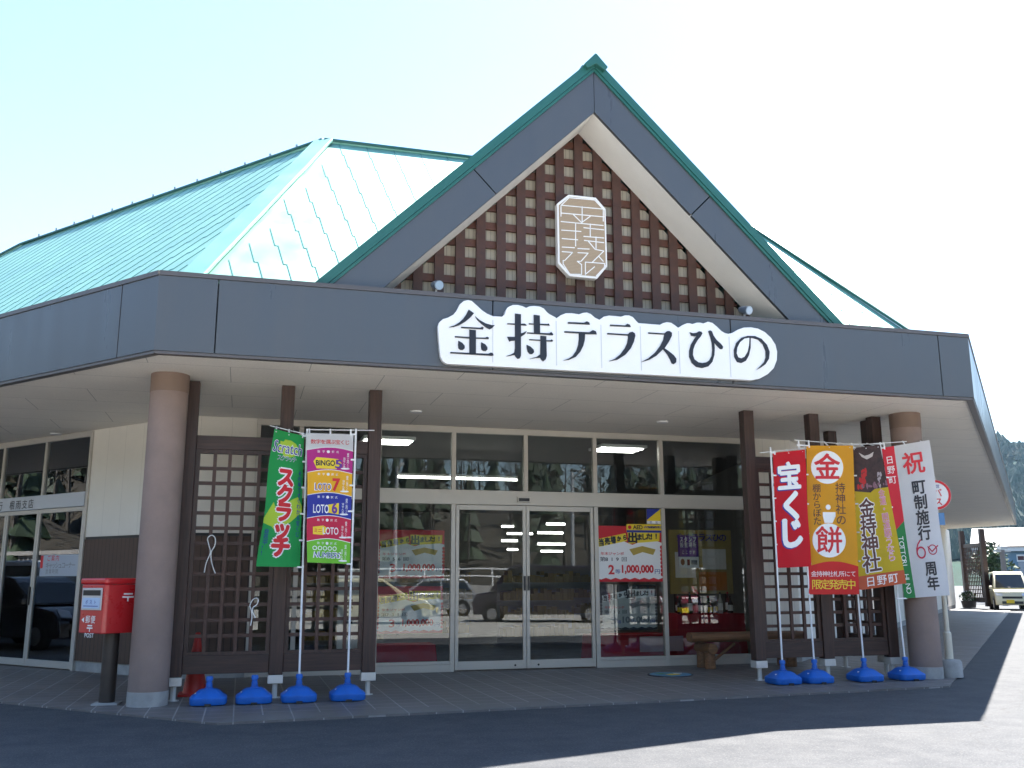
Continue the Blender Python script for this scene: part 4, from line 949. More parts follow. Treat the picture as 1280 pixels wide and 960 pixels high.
# ---- traffic cone behind the left screen
q = atZ(246, 866)
t = thing('traffic_cone', 'red traffic cone with white band standing behind the left lattice screen', 'traffic cone', (q.x - .02, 12.95, 0))
CONE = mat('cone_red', (.55, .02, .015), .45)
MB().bx(-.19, .19, -.19, .19, 0, .03).build('base', CONE, t, local=True, bevel=.01)
rr = lambda z: .145 - (.145 - .03)*(z - .03)/.72
MB().lathe([(rr(.03), .03), (rr(.40), .40), (rr(.75), .75), (.02, .755)], n=24).build('cone_body', CONE, t, local=True, smooth=True)
MB().lathe([(rr(.47) + .002, .47), (rr(.52) + .002, .52)], n=24).build('white_band', WHITE, t, local=True, smooth=True)

# ---- round picture mat on the paving
q = atZ(838, 844); t = thing('round_mat', 'round dark rimmed picture mat with blue and yellow print on the paving before the door', 'mat', (q.x, q.y, 0))
MB().lathe([(.34, 0), (.34, .012), (.31, .014)], n=48).build('rim', mat('mat_rim', (.05, .045, .05), .7), t, local=True)
MB().lathe([(.001, .014), (.308, .014), (.308, .016), (.001, .016)], n=48).build('picture', mat('mat_blue', (.10, .28, .42), .5, var=.4, vscale=12), t, local=True)
mf = lambda d: (lambda x, y: Vector((q.x + x, q.y - y, .0165 + d)))
Flat().poly([(-.1,.04),(.02,-.05),(.14,.0),(.10,.14),(-.05,.16)]).lay('print', YEL, t, mf(.001)); Flat().poly([(.1,-.16),(.24,-.12),(.2,-.02),(.08,-.03)]).lay('print', WHITEINK, t, mf(.001))
Flat().poly([(-.22,-.1),(-.08,-.18),(-.02,-.06),(-.16,.02)]).lay('print', mat('mat_green', (.08, .3, .1), .5), t, mf(.001))

# ---- log bench in front of the right glazing
a, b = atY(862, 796, 14.45), atY(1001, 797, 14.45); zt = a.z
t = thing('log_bench', 'rustic wooden log bench in front of the right window bay', 'bench', ((a.x + b.x)/2, 14.45, 0))
MB().tube([(a.x - .02, 14.38, zt - .01), (b.x, 14.38, zt - .01)], .075, 20).build('seat_log', LOG, t, smooth=True, bevel=.008); MB().tube([(a.x + .02, 14.55, zt - .01), (b.x, 14.55, zt - .01)], .073, 20).build('seat_log', LOG, t, smooth=True, bevel=.008)
for x in (a.x + .28, b.x - .28):
    MB().tube([(x, 14.2, zt - .18), (x, 14.72, zt - .18)], .085, 18).build('cross_log', LOG, t, smooth=True, bevel=.006)
    for y in (14.32, 14.60): MB().tube([(x - .0, y, 0), (x, y, zt - .24)], .088, 18).build('leg', LOG, t, smooth=True, bevel=.006)
MB().tube([(a.x + .42, 14.46, .12), (a.x + .8, 14.46, zt - .12)], .025, 10).build('brace', LOG, t)

# ---- bus stop
q = atZ(1189, 846)
t = thing('bus_stop', 'round red rimmed bus stop sign on a cream pole with concrete foot', 'bus stop', (q.x, q.y, 0))
CRP = mat('cream_pole', (.62, .58, .48), .5, var=.05)
MB().lathe([(.165, 0), (.165, .20), (.14, .24), (.05, .25)], n=28).build('foot', CONC, t, local=True, smooth=True)
MB().lathe([(.035, .24), (.035, 2.9)], n=16).lathe([(.055, .25), (.055, .62), (.036, .64)], n=16).build('pole', CRP, t, local=True, smooth=True)
zc = atY(1174, 619, q.y).z
un = Vector((.92, -.39, 0)).normalized(); nn = Vector((-.39, -.92, 0)).normalized()
fr_ = lambda d: frame((q.x, q.y, zc), un, (0, 0, -1), nn, d)
pts = [fr_(.04)(.225*math.cos(2*PI*i/36), .225*math.sin(2*PI*i/36)) for i in range(36)]
sd_ = MB().prism(pts, nn*.012).build('sign_disc', WHITE, t)
Flat().ring(0, 0, .185, .222, n=40).lay('ring', REDINK, sd_, fr_(.054)); Flat().vtext('バス', .03, -.09, .17, .13, .015).lay('lettering', REDINK, sd_, fr_(.054)); Flat().htext('町営', -.08, .08, -.125, .055, .006).lay('lettering', BLUEINK, sd_, fr_(.054))
MB().ob((q.x, q.y, zc - .36), un, (0, 0, 1), nn, -.10, .10, -.09, .09, .04, .05).build('route_plate', mat('plate_blue', (.10, .25, .5), .5), t)
# ================================================================== INSIDE THE WINDOWS
def lamp_tube(label, a, b, r=.02, group='fluorescent strip lights in the shop'):
    t = thing('strip_light', label, 'ceiling light', tuple((a + b)/2 + Vector((0, 0, .06))), 0, group)
    MB().bar(a + Vector((0, 0, .05)), b + Vector((0, 0, .05)), .07, .04).build('housing', WHITE, t); MB().tube([a, b], r, 8).build('tube', TUBE, t, smooth=True)
a, b = atZ(497, 596, 3.3), atZ(652, 598, 3.3)
lamp_tube('long lit fluorescent strip seen high through the window bays left of the doors', a, Vector((b.x, a.y, 3.3)))
for i, (x0, x1, y, z) in enumerate(((627, 643, 658, 3.0), (634, 668, 667, 2.85), (672, 706, 666, 2.85), (683, 708, 655, 3.05), (627, 648, 676, 2.65), (672, 709, 680, 2.55), (634, 648, 687, 2.4), (676, 705, 689, 2.38))):
    a, b = atZ(x0, y, z), atZ(x1, y, z)
    lamp_tube('short lit fluorescent strip deep in the shop, seen through the glass doors', Vector((a.x, a.y, z)), Vector((b.x, a.y, z)), .03, 'fluorescent strips deep in the shop')
for px, py, lb in ((772, 562, 'lit ceiling panel light seen through the upper pane right of the doors'), (484, 552, 'lit ceiling panel light seen through the upper pane beside the third left post')):
    q = atZ(px, py, 3.72); t = thing('panel_light', lb, 'ceiling light', (q.x, q.y, 3.70), 0, 'ceiling panel lights')
    MB().bx(-.44, .44, -.34, .34, .02, .07).build('housing', WHITE, t, local=True)
    for k in (-1, 0, 1): MB().bx(-.40, .40, k*.2 - .045, k*.2 + .045, 0, .018).build('tube', TUBE, t, local=True)
for k, (s_, d_) in enumerate(((3.2, 1.6), (4.3, 1.7), (5.6, 1.7), (7.5, 1.8))):
    p = WL + UL*s_ + NL*d_; lamp_tube(('lit strip light in the bank window nearest the cream wall', 'lit strip light in the bank, second bay from the cream wall', 'lit strip light in the bank, third from the cream wall', 'lit strip light in the bank, far left and mostly out of view')[k], XY(p, 3.0) - UL*.45, XY(p, 3.0) + UL*.45, .02, 'strip lights in the bank')
# posters on the inside of the glass
PY = GY + .03
def poster(label, px0, py0, px1, py1, cat='poster', col_=None, name='poster', PY=None):
    PY = PY or (GY + .03)
    a, b = atY(px0, py0, PY), atY(px1, py1, PY)
    t = thing(name, label, cat, (a.x, PY, b.z))
    sh_ = MB().bx(a.x, b.x, PY, PY + .004, b.z, a.z).build('sheet', col_ or WHITEINK, t)
    W_, H_ = b.x - a.x, a.z - b.z
    return t, sh_, (lambda d: (lambda x, y: Vector((a.x + x*W_, PY - d, a.z - y*H_)))), W_, H_
def lottery_poster(label, box, head, digits, ink, prize, faded, PY=None):
    t, sh_, F, W_, H_ = poster(label, *box, PY=PY, col_=mat('poster_paper' + ('_grey' if faded else ''), (.46, .46, .44) if faded else (.84, .85, .86), .6))
    Flat().poly([(0,0),(1,0),(1,.30),(.80,.22),(.55,.34),(.3,.22),(0,.36)]).lay('header', head, sh_, F(.001))
    n = 14; wv = [(i/n, .93 + (.03 if i % 2 else 0)) for i in range(n+1)]
    Flat().poly([(0,1),(1,1)] + wv[::-1]).lay('header', head, sh_, F(.001))
    for sx_ in (0, 1):
        f = Flat()
        for k in range(8): f.disc(sx_ + (.012 if sx_ == 0 else -.012), .38 + .07*k, .022, .035, 12)
        f.lay('border_scallop', head, sh_, F(.001))
    yel = mat('poster_yellow', (.80, .62, .03), .6) if ink is INK and not faded else (WHITEINK if head is INK else YEL)
    f = Flat().poly([(.03,.24),(.45,.13),(.47,.27),(.05,.38)]).poly([(.48,.10),(.97,.10),(.96,.27),(.49,.32)]); f.lay('title_panel', yel, sh_, F(.002))
    f = Flat()
    for i, c_ in enumerate('当売場から'): f.heavy(c_, .085 + .088*i, .30 - .022*i, .13 if i < 3 else .10, .006, H_/W_*.8)
    f.heavy('出', .555, .21, .20, .009, H_/W_)
    for i, c_ in enumerate('ました!!'): f.heavy(c_, .66 + .072*i, .20 - .006*i, .12, .006, H_/W_)
    f.lay('lettering', INK, sh_, F(.003))
    f = Flat().poly([(.5,.42),(.7,.36),(.9,.42),(.86,.52),(.7,.47),(.56,.53)]); f.lay('ribbon', mat('poster_ochre', (.45, .33, .06), .6) if not faded else GREYINK, sh_, F(.002))
    Flat().htext('年末ジャンボ', .07, .42, .50, .06, .01).lay('lettering', REDINK, sh_, F(.003)); Flat().htext(digits, .06, .46, .60, .085, .015).lay('lettering', INK, sh_, F(.003))
    Flat().fit(prize[0], .18, .70, .27, .87, .03).fit(prize[1], .38, .70, .86, .87, .045).lay('lettering', REDINK if not faded else GREYINK, sh_, F(.003)); Flat().htext('円', .88, .95, .82, .09, .015).lay('lettering', BLUEINK, sh_, F(.003)); Flat().htext('等', .29, .35, .82, .08, .015).lay('lettering', BLUEINK, sh_, F(.003))
HR = mat('poster_red', (.55, .012, .025), .6)
lottery_poster('red headed lottery win poster high on the window left of the doors', (473, 662, 555, 723), HR, '第856回', INK, ('3', '1,000,000'), False)
lottery_poster('red headed lottery win poster low on the window left of the doors', (472, 733, 553, 791), HR, '第731回', INK, ('3', '1,000,000'), False)
lottery_poster('bright red headed lottery win poster on the window right of the doors', (744, 657, 829, 727), HR, '第819回', INK, ('2', '1,000,000'), False, GY - .005)
lottery_poster('grey faded lottery poster with black header on the window right of the doors', (750, 731, 822, 787), INK, '第832回', INK, ('3', '100,000'), True)
t, sh_, F, W_, H_ = poster('yellow AED notice sticker above the bright lottery poster', 783, 655, 827, 666, 'sticker', YEL, 'sticker', GY - .014)
Flat().fit('AED', .18, .12, .46, .62, .03).lay('lettering', INK, sh_, F(.0015)); Flat().rect(0, .72, 1, 1).lay('print', BLUEINK, sh_, F(.001)); Flat().disc(.09, .38, .05, .22).lay('print', REDINK, sh_, F(.0015)); Flat().htext('設置施設', .58, .95, .35, .30, .01).lay('lettering', BLUEINK, sh_, F(.0015))
t, sh_, F, W_, H_ = poster('small blue and yellow diagonal sticker at the top of the window right of the doors', 808, 636, 826, 655, 'sticker', YEL, 'sticker', GY - .005)
Flat().poly([(0,0),(1,0),(0,.75)]).lay('print', BLUEINK, sh_, F(.001)); Flat().rect(0,.80,1,1).lay('print', WHITEINK, sh_, F(.001)); Flat().htext('防犯', .1, .9, .9, .17, .02).lay('lettering', BLUEINK, sh_, F(.0015))
t, sh_, F, W_, H_ = poster('purple poster with white lettering on the rightmost window bay', 847, 669, 874, 710, 'poster', PURPLE)
Flat().rect(0,.66,1,1).lay('print', WHITEINK, sh_, F(.001)); Flat().htext('スタンプ', .08, .92, .13, .17, .03).htext('設置場所', .08, .92, .30, .17, .03).htext('ここです', .15, .85, .52, .12, .01).lay('lettering', WHITEINK, sh_, F(.0015))
Flat().disc(.2,.82,.1,.1).rect(.42,.74,.55,.92).lay('print', mat('print_brown', (.25, .06, .05), .6), sh_, F(.0015)); Flat().rect(.62,.76,.92,.9).lay('print', GREYINK, sh_, F(.0015))
# notice board further in
a, b = atY(836, 662, 16.9), atY(917, 742, 16.9)
t = thing('notice_board', 'yellowish notice board with blue lettering behind the rightmost window bay', 'notice board', ((a.x + b.x)/2, 16.9, b.z - .6))
MB().bx(a.x, b.x, 16.9, 16.94, b.z, a.z).build('board', mat('board_ochre', (.42, .34, .12), .7, var=.1), t)
MB().bx(a.x + .1, a.x + .14, 16.95, 16.99, 0.015, a.z).bx(b.x - .14, b.x - .1, 16.95, 16.99, 0.015, a.z).build('easel_leg', WOODL, t)
Fb = lambda x, y: Vector((a.x + x*(b.x - a.x), 16.896, a.z - y*(a.z - b.z)))
Flat().htext('金持テラスひの', .12, .92, .12, .13, .02).lay('lettering', BLUEINK, t, Fb); Flat().rect(.08,.35,.4,.75).rect(.52,.3,.9,.62).lay('pinned_sheet', WHITEINK, t, Fb); Flat().rect(.45,.66,.9,.95).lay('pinned_sheet', mat('sheet_orange', (.6, .2, .03), .6), t, Fb)
# tables under red cloths
def red_table(label, px0, px1, Y, h, dep, white=None):
    x0, x1 = atY(px0, 800, Y).x, atY(px1, 800, Y).x
    t = thing('cloth_covered_table', label, 'table', ((x0 + x1)/2, Y + dep/2, .015), 0, 'red cloth covered tables inside')
    n = 44; per = []; W_ = x1 - x0
    for i in range(n): 
        s_ = i/n*2*(W_ + dep)
        if s_ < W_: q_ = (x0 + s_, Y)
        elif s_ < W_ + dep: q_ = (x1, Y + s_ - W_)
        elif s_ < 2*W_ + dep: q_ = (x1 - (s_ - W_ - dep), Y + dep)
        else: q_ = (x0, Y + dep - (s_ - 2*W_ - dep))
        per.append(q_)
    mb = MB(); cx_, cy_ = (x0 + x1)/2, Y + dep/2
    mb.v = [(x, y, h) for x, y in per] + [(x + (x - cx_)*.04 + .02*math.sin(i*1.9), y + (y - cy_)*.06 + .02*math.cos(i*2.3), .03) for i, (x, y) in enumerate(per)]
    mb.f = [tuple(range(n))] + [(i, (i+1) % n, n + (i+1) % n, n + i) for i in range(n)]
    mb.build('cloth', TREDC, t, smooth=True)
    if white: MB().bx(*white, Y - .07, Y - .055, .2, .45).build('front_print', mat('pink_white', (.5, .32, .34), .7), t)
    return x0, x1
x0, x1 = red_table('red cloth covered table with bottles behind the rightmost window bay', 848, 934, 15.75, .80, .7)
bc = [(.03,.02,.02),(.10,.02,.015),(.02,.05,.02),(.5,.5,.48),(.04,.03,.08)]
for k in range(12):
    x = x0 + .12 + (x1 - x0 - .24)*k/11; y = 15.9 + .28*(k % 2); h_ = .22 + .07*((k*7) % 3)
    t = thing('bottle', 'sake bottle on the red table behind the rightmost window', 'bottle', (x, y, .80), 0, 'bottles on the red table')
    MB().lathe([(.042, 0), (.044, .02), (.044, h_*.6), (.016, h_*.78), (.014, h_)], n=14).build('glass_body', mat('bottle_%d' % (k % 5), bc[k % 5], .15), t, local=True, smooth=True)
    MB().lathe([(.0455, h_*.15), (.0455, h_*.5)], n=14).build('paper_label', WHITEINK if k % 3 else YEL, t, local=True, smooth=True); MB().lathe([(.017, h_*.93), (.017, h_ + .012)], n=10).build('cap', REDINK if k % 2 else INK, t, local=True)
red_table('low red cloth covered table with pale front print behind the window right of the doors', 742, 838, 15.5, .48, .6, (6.55, 7.35))
red_table('low red cloth covered table behind the window left of the doors', 462, 545, 15.6, .38, .6)
# standing white sign panel behind the left lattice
a, b = atY(424, 712, 16.2), atY(447, 812, 16.2)
t = thing('panel_sign', 'white standing panel sign with dark lettering inside, behind the left lattice', 'sign', ((a.x + b.x)/2, 16.2, .015))
MB().bx(a.x, b.x, 16.2, 16.23, b.z, a.z).build('panel', WHITEINK, t); MB().bx(a.x + .02, b.x - .02, 16.1, 16.35, .015, .05).bx((a.x+b.x)/2 - .02, (a.x+b.x)/2 + .02, 16.235, 16.26, .05, 1.2).build('stand', BLACK, t)
Flat().vtext('日野町', .5, .1, .9, .28, .02).lay('lettering', INK, t, lambda x, y: Vector((a.x + (b.x - a.x)*(.5 + (x - .5)*1.6), 16.196, a.z - y*(a.z - b.z))))
# shelves deep in the shop
for k, (x, y) in enumerate(((2.2, 21.5), (4.6, 23.5), (6.6, 21.5), (8.4, 24.5), (5.4, 29), (9.5, 30))):
    t = thing('shop_shelf', ('low grey shop shelf with goods, inside left of the doors', 'low grey shop shelf with goods, straight in from the doors', 'low grey shop shelf with goods, inside right of the doors', 'low grey shop shelf with goods, deeper in at the right', 'low grey shop shelf with goods, far back at the middle', 'low grey shop shelf with goods, far back at the right')[k], 'shelf', (x, y, .012), 0, 'shop shelves')
    sb_ = MB().bx(-.9, .9, .18, .22, 0, 1.5)
    for z in (.1, .5, .9, 1.3): sb_.bx(-.9, .9, -.22, .18, z, z + .03)
    sb_.build('rack', mat('shelf_grey', (.35, .35, .34), .5), t, local=True)
    for z in (.13, .53, .93, 1.33):
        gm = MB(); x_ = -.86; ci = int(z*10) % 4
        while x_ < .8:
            w_ = random.uniform(.06, .16); gm.bx(x_, x_ + w_ - .01, -.2, .1, z, z + random.uniform(.12, .28)); x_ += w_
        tag(gm.build('goods', mat('goods_%d' % ci, [(.3,.05,.04),(.35,.25,.08),(.08,.15,.3),(.3,.3,.27)][ci], .5), t, local=True), kind='stuff')
# bank stickers
a, b = LP(52, 694), LP(97, 720)
t = thing('window_sticker', 'pale frosted sticker band with red mark on the bank side window', 'sticker', tuple(b - NL*.01))
sa, sb2 = (a - WL).dot(UL), (b - WL).dot(UL)
MB().ob(WL, UL, (0, 0, 1), NL, sb2, sa, b.z, a.z, -.006, -.003).build('band', mat('frosted_grey', (.42, .46, .52), .5), t)
fb = frame(XY(WL + UL*sa, a.z), UL*-1, (0, 0, -1), NL*-1, .007); ww, hh = sa - sb2, a.z - b.z
Flat().rect(0, .02*hh, .07*ww, .62*hh).lay('red_mark', REDINK, t, fb)
Flat().htext('ご案内', .16*ww, .50*ww, .16*hh, .10, .01).lay('lettering', REDINK, t, fb); Flat().htext('キャッシュコーナー', .15*ww, .92*ww, .50*hh, .11, .004).htext('営業時間', .15*ww, .5*ww, .78*hh, .08, .0).lay('lettering', GREYINK, t, fb)

# ================================================================== RIGHT BACKGROUND
def car(name, label, loc, rz, paint, kind='wagon', plate=YEL, cat='car', group=None):
    t = thing(name, label, cat, loc, rz, group)
    if kind == 'wagon': L, W, H, belt = 3.4, 1.48, 1.78, .98; low = [(-1.68,.24),(-1.70,.6),(-1.66,.98),(1.20,.98),(1.62,.86),(1.70,.62),(1.69,.24)]; up = [(-1.66,.98),(-1.58,1.68),(-1.48,1.75),(.55,1.78),(.74,1.72),(1.26,.98)]
    elif kind == 'van': L, W, H, belt = 4.7, 1.75, 1.95, 1.08; low = [(-2.32,.26),(-2.35,.7),(-2.30,1.08),(1.55,1.08),(2.22,.95),(2.35,.65),(2.33,.26)]; up = [(-2.30,1.08),(-2.20,1.83),(-2.08,1.92),(.80,1.95),(1.05,1.88),(1.75,1.08)]
    else: L, W, H, belt = 3.9, 1.68, 1.52, .92; low = [(-1.92,.24),(-1.95,.6),(-1.88,.92),(.95,.92),(1.70,.80),(1.92,.60),(1.94,.24)]; up = [(-1.86,.92),(-1.55,1.40),(-1.35,1.48),(.05,1.52),(.25,1.47),(1.10,.92)]
    hw_ = W/2; tum = .12
    def slab(prof, h0, h1):
        n = len(prof); mb = MB(); zs_ = [p_[1] for p_ in prof]; lo_, hi_ = min(zs_), max(zs_)
        hwz = lambda z: h0 + (h1 - h0)*(z - lo_)/(hi_ - lo_)
        mb.v = [(x, -hwz(z), z) for x, z in prof] + [(x, hwz(z), z) for x, z in prof]
        mb.f = [tuple(range(n)), tuple(range(n, 2*n))[::-1]] + [(i, n + i, n + (i+1) % n, (i+1) % n) for i in range(n)]
        return mb
    slab(low, hw_ - .04, hw_).build('body', paint, t, local=True, bevel=.05, smooth=True)
    cab = slab(up, hw_ - .02, hw_ - tum).build('cabin', paint, t, local=True, bevel=.04, smooth=True)
    gl = mat('car_glass', (.02, .025, .028), .04, spec=.8)
    z0, z1 = belt + .04, H - .14
    hwz = lambda z: (hw_ - .02) + (hw_ - tum - hw_ + .02)*(z - belt)/(H - belt)
    def xat(side, z):                                                # x of the cabin outline at a height
        pts = up[:3] if side < 0 else up[-3:][::-1]
        for (xa, za), (xb, zb_) in zip(pts, pts[1:]):
            if za <= z <= zb_: return xa + (xb - xa)*(z - za)/(zb_ - za)
        return pts[-1][0]
    xr0, xr1, xf0, xf1 = xat(-1, z0), xat(-1, z1), xat(1, z0), xat(1, z1)
    for s in (-1, 1):
        y0, y1 = s*(hwz(z0) + .006), s*(hwz(z1) + .006); xm = (xr0 + xf0)/2 - .05
        for a_, b_, c_, d_ in ((xr0 + .12, xm - .04, xm - .04, xr1 + .12), (xm + .04, xf0 - .22, xf1 - .10, xm + .04)):
            MB().prism([(a_, y0, z0), (b_, y0, z0), (c_, y1, z1), (d_, y1, z1)], (0, s*.006, 0)).build('side_window', gl, cab, local=True)
        MB().bx(xf0 - .28, xf0 - .12, s*hw_ - (.0 if s > 0 else .14), s*hw_ + (.14 if s > 0 else 0), belt + .0, belt + .13).build('mirror', paint, t, local=True, bevel=.02)
        for xw in (low[0][0] + .62, low[-1][0] - .66):
            MB().tube([(xw, s*(hw_ - .19), .285), (xw, s*(hw_ + .008), .285)], .285, 28).build('tyre', mat('tyre', (.02, .02, .021), .8), t, local=True, smooth=True)
            w_ = bpy.data.objects[t.children[-1].name]
            MB().tube([(xw, s*(hw_ + .0085), .285), (xw, s*(hw_ + .016), .285)], .185, 20).build('rim', mat('rim', (.5, .5, .52), .3, .7), w_, local=True, smooth=True)
            MB().tube([(xw, s*(hw_ - .10), .30), (xw, s*(hw_ + .003), .30)], .34, 28).build('wheel_arch', BLACK, t, local=True)
        fx_, rx_ = low[-2][0], low[1][0]
        MB().prism([(fx_ - .10, s*(hw_ - .34), .78), (fx_ + .012, s*(hw_ - .34), .64), (fx_ + .012, s*(hw_ - .06), .66), (fx_ - .12, s*(hw_ - .02), .84)], (.02, 0, .03)).build('headlight', mat('headlight', (.75, .77, .8), .08, .3), t, local=True, bevel=.01)
        MB().bx(rx_ - .015, rx_ + .06, s*(hw_ - .20) - .07, s*(hw_ - .20) + .13*0 + .07, .68, .98 if kind != 'hatch' else .86).build('tail_light', REDINK, t, local=True, bevel=.01)
    e_ = .008
    MB().prism([(xf0 + e_, -hwz(z0) + .09, z0), (xf0 + e_, hwz(z0) - .09, z0), (xf1 + e_, hwz(z1) - .09, z1), (xf1 + e_, -hwz(z1) + .09, z1)], (.006, 0, .004)).build('windscreen', gl, cab, local=True)
    MB().prism([(xr0 - e_, -hwz(z0) + .09, z0 + .02), (xr0 - e_, hwz(z0) - .09, z0 + .02), (xr1 - e_, hwz(z1) - .09, z1), (xr1 - e_, -hwz(z1) + .09, z1)], (-.006, 0, .003)).build('rear_window', gl, cab, local=True)
    fx_ = low[-1][0]
    MB().bx(fx_ - .03, fx_ + .02, -hw_ + .32, hw_ - .32, .54, .64).bx(fx_ - .03, fx_ + .018, -hw_ + .3, hw_ - .3, .30, .42).build('grille', BLACK, t, local=True, bevel=.008)
    MB().bx(fx_ + .02, fx_ + .03, -.26, .07, .33, .49).build('number_plate', plate, t, local=True); MB().bx(low[0][0] - .03, low[0][0] - .02, -.165, .165, .55, .71).build('number_plate', plate, t, local=True)
    return t
PALEY = mat('paint_pale_yellow', (.72, .67, .46), .25, coat=.6); PVAN = mat('paint_aubergine', (.025, .018, .035), .2, coat=.8); PWHITE = mat('paint_white', (.75, .75, .74), .25, coat=.6); PMAR = mat('paint_maroon', (.20, .012, .03), .25, coat=.7); PSIL = mat('paint_silver', (.42, .43, .45), .3, .5, coat=.5)
q = atZ(1262, 762, -.02); face = math.atan2(-q.y, -q.x)
q2 = CAM + (q - CAM)*1.0
car('kei_car', 'pale yellow boxy small car parked in the sun at the right edge', (q2.x, q2.y, -.02), face + .10, PALEY, 'wagon')
# planter by the far screen
p_ = XY(fa, 0) - UR*.8 - NR*.1
t = thing('flower_planter', 'round planter with leafy flowers at the foot of the distant screen', 'planter', (p_.x, p_.y, 0))
MB().lathe([(.30, 0), (.36, .30), (.38, .34), (.30, .33)], n=24).build('pot', mat('pot_dark', (.12, .10, .09), .6), t, local=True, smooth=True)
def leaves(n, rx, rz_, zc, sz, rnd):
    mb = MB()
    for _ in range(n):
        a = rnd.uniform(0, 2*PI); zz = rnd.uniform(-1, 1); r_ = math.sqrt(max(0, 1 - zz*zz))*rnd.uniform(.55, 1); c = Vector((rx*r_*math.cos(a), rx*r_*math.sin(a), zc + rz_*zz))
        d1 = Vector((rnd.gauss(0, 1), rnd.gauss(0, 1), rnd.gauss(0, .6))).normalized()*sz*rnd.uniform(.6, 1.3); d2 = Vector((rnd.gauss(0, 1), rnd.gauss(0, 1), rnd.gauss(0, 1))).normalized()*sz*.5
        mb.add([c - d1, c + d2, c + d1, c - d2], [(0, 1, 2, 3)])
    return mb
LEAF = mat('leaf_green', (.05, .09, .025), .5, var=.4, vscale=2); LEAFD = mat('leaf_dark', (.028, .05, .022), .6, var=.4, vscale=1.5)
rn = random.Random(3)
leaves(260, .42, .28, .52, .09, rn).build('foliage', LEAF, t, local=True, recalc=False); leaves(60, .42, .28, .56, .05, rn).build('flowers', WHITE, t, local=True, recalc=False)
# building beyond the car park
D_ = 78.
def far(px, py, D=D_): d = ray(px, py); return CAM + d*(D/math.hypot(d.x, d.y))
a, b = far(1222, 683), far(1330, 683); u = (b - a); u.z = 0; L = u.length; u /= L; n = Vector((-u.y, u.x, 0))
if n.dot(a) < 0: n = -n
zr1, zr0, zw1, zw0 = far(1250, 662).z, far(1250, 683).z, far(1250, 684).z, far(1250, 689).z
t = thing('workshop', 'low workshop with grey roof, white eave band and blue wall beyond the yellow car', 'building', (a.x, a.y, 0))
MB().ob(XY(a, 0), u, n, (0, 0, 1), 0, L, .5, 12, -.02, zw0).build('wall', mat('blue_wall', (.13, .24, .34), .5, var=.06), t)
MB().ob(XY(a, 0), u, n, (0, 0, 1), -.4, L + .4, 0, 12.5, zw0 + .003, zw1).build('eave_band', WHITE, t); MB().ob(XY(a, 0), u, n, (0, 0, 1), -.42, L + .42, -.05, 12.5, zw1 + .003, zr0).build('eave_trim', LOG, t)
MB().prism([XY(a, zr0 + .003) - u*.5 - n*.2, XY(a, zr0 + .003) - u*.5 + n*13, XY(a, zr1 + .4) - u*.5 + n*6], u*(L + 1)).build('roof', mat('roof_grey', (.16, .16, .165), .6, var=.1), t)
wd = MB().ob(XY(far(1271, 700), 0), u, n, (0, 0, 1), 0, .65, .38, .45, far(1271, 702).z, far(1271, 693).z).build('wall_sign', WHITE, t)
MB().ob(XY(far(1272, 700), 0), u, n, (0, 0, 1), .02, .42, .35, .375, far(1271, 700).z, far(1271, 695).z).build('sign_print', mat('dark_maroon', (.08, .02, .03), .5), wd)
for s in (2.5, 7.5): MB().ob(XY(a, 0), u, n, (0, 0, 1), s, s + 2.6, .44, .49, 0, 2.6).build('shutter', mat('shutter_grey', (.35, .37, .4), .5), t)
q = far(1259, 750, 62)
t = thing('utility_pole', 'grey utility pole standing behind the yellow car', 'pole', (q.x, q.y, 0))
MB().lathe([(.16, -.02), (.13, far(1259, 683, 62).z - .2)], n=14).build('shaft', mat('pole_grey', (.22, .19, .17), .8), t, local=True, smooth=True)
MB().bx(-.55, .55, -.06, .06, far(1259, 690, 62).z, far(1259, 690, 62).z + .1).bx(-.2, .25, -.16, .16, far(1259, 689, 62).z + .1, far(1259, 683, 62).z).build('cross_arm', STEEL, t, local=True)
def leafy_tree(label, loc, h, r_, mt, seed, nl=900, name='broadleaf_tree'):
    rn = random.Random(seed); t = thing(name, label, 'tree', loc)
    tk = MB().tube([(0, 0, 0), (.08, .03, h*.3), (.0, .1, h*.62)], [.05*h*.5, .035*h*.5, .012*h], 8)
    for k in range(6):
        a = k*1.05; tk.tube([(0, 0, h*(.3 + .05*k)), (math.cos(a)*r_*.6, math.sin(a)*r_*.6, h*(.5 + .06*k))], [.02*h*.5, .006*h], 6)
    tk.build('trunk', mat('bark', (.09, .07, .055), .9, var=.2), t, local=True)
    cr_ = MB()
    for k in range(10):
        a = rn.uniform(0, 2*PI); d_ = rn.uniform(.2, .75)*r_; c = Vector((d_*math.cos(a), d_*math.sin(a), h*rn.uniform(.5, .9))); q_ = leaves(nl//10, r_*rn.uniform(.3, .5), r_*rn.uniform(.25, .4), 0, .12*r_, rn)
        cr_.add([tuple(Vector(v) + c) for v in q_.v], q_.f)
    cr_.build('crown', mt, t, local=True, recalc=False)
q = far(1240, 735, 66); leafy_tree('rounded green shrubby tree between the distant screen and the yellow car', (q.x, q.y, 0), 3.3, 1.5, LEAF, 5)
q = far(1229, 735, 70); leafy_tree('darker green shrubby tree partly behind the distant screen', (q.x, q.y, 0), 3.8, 1.3, LEAFD, 8)

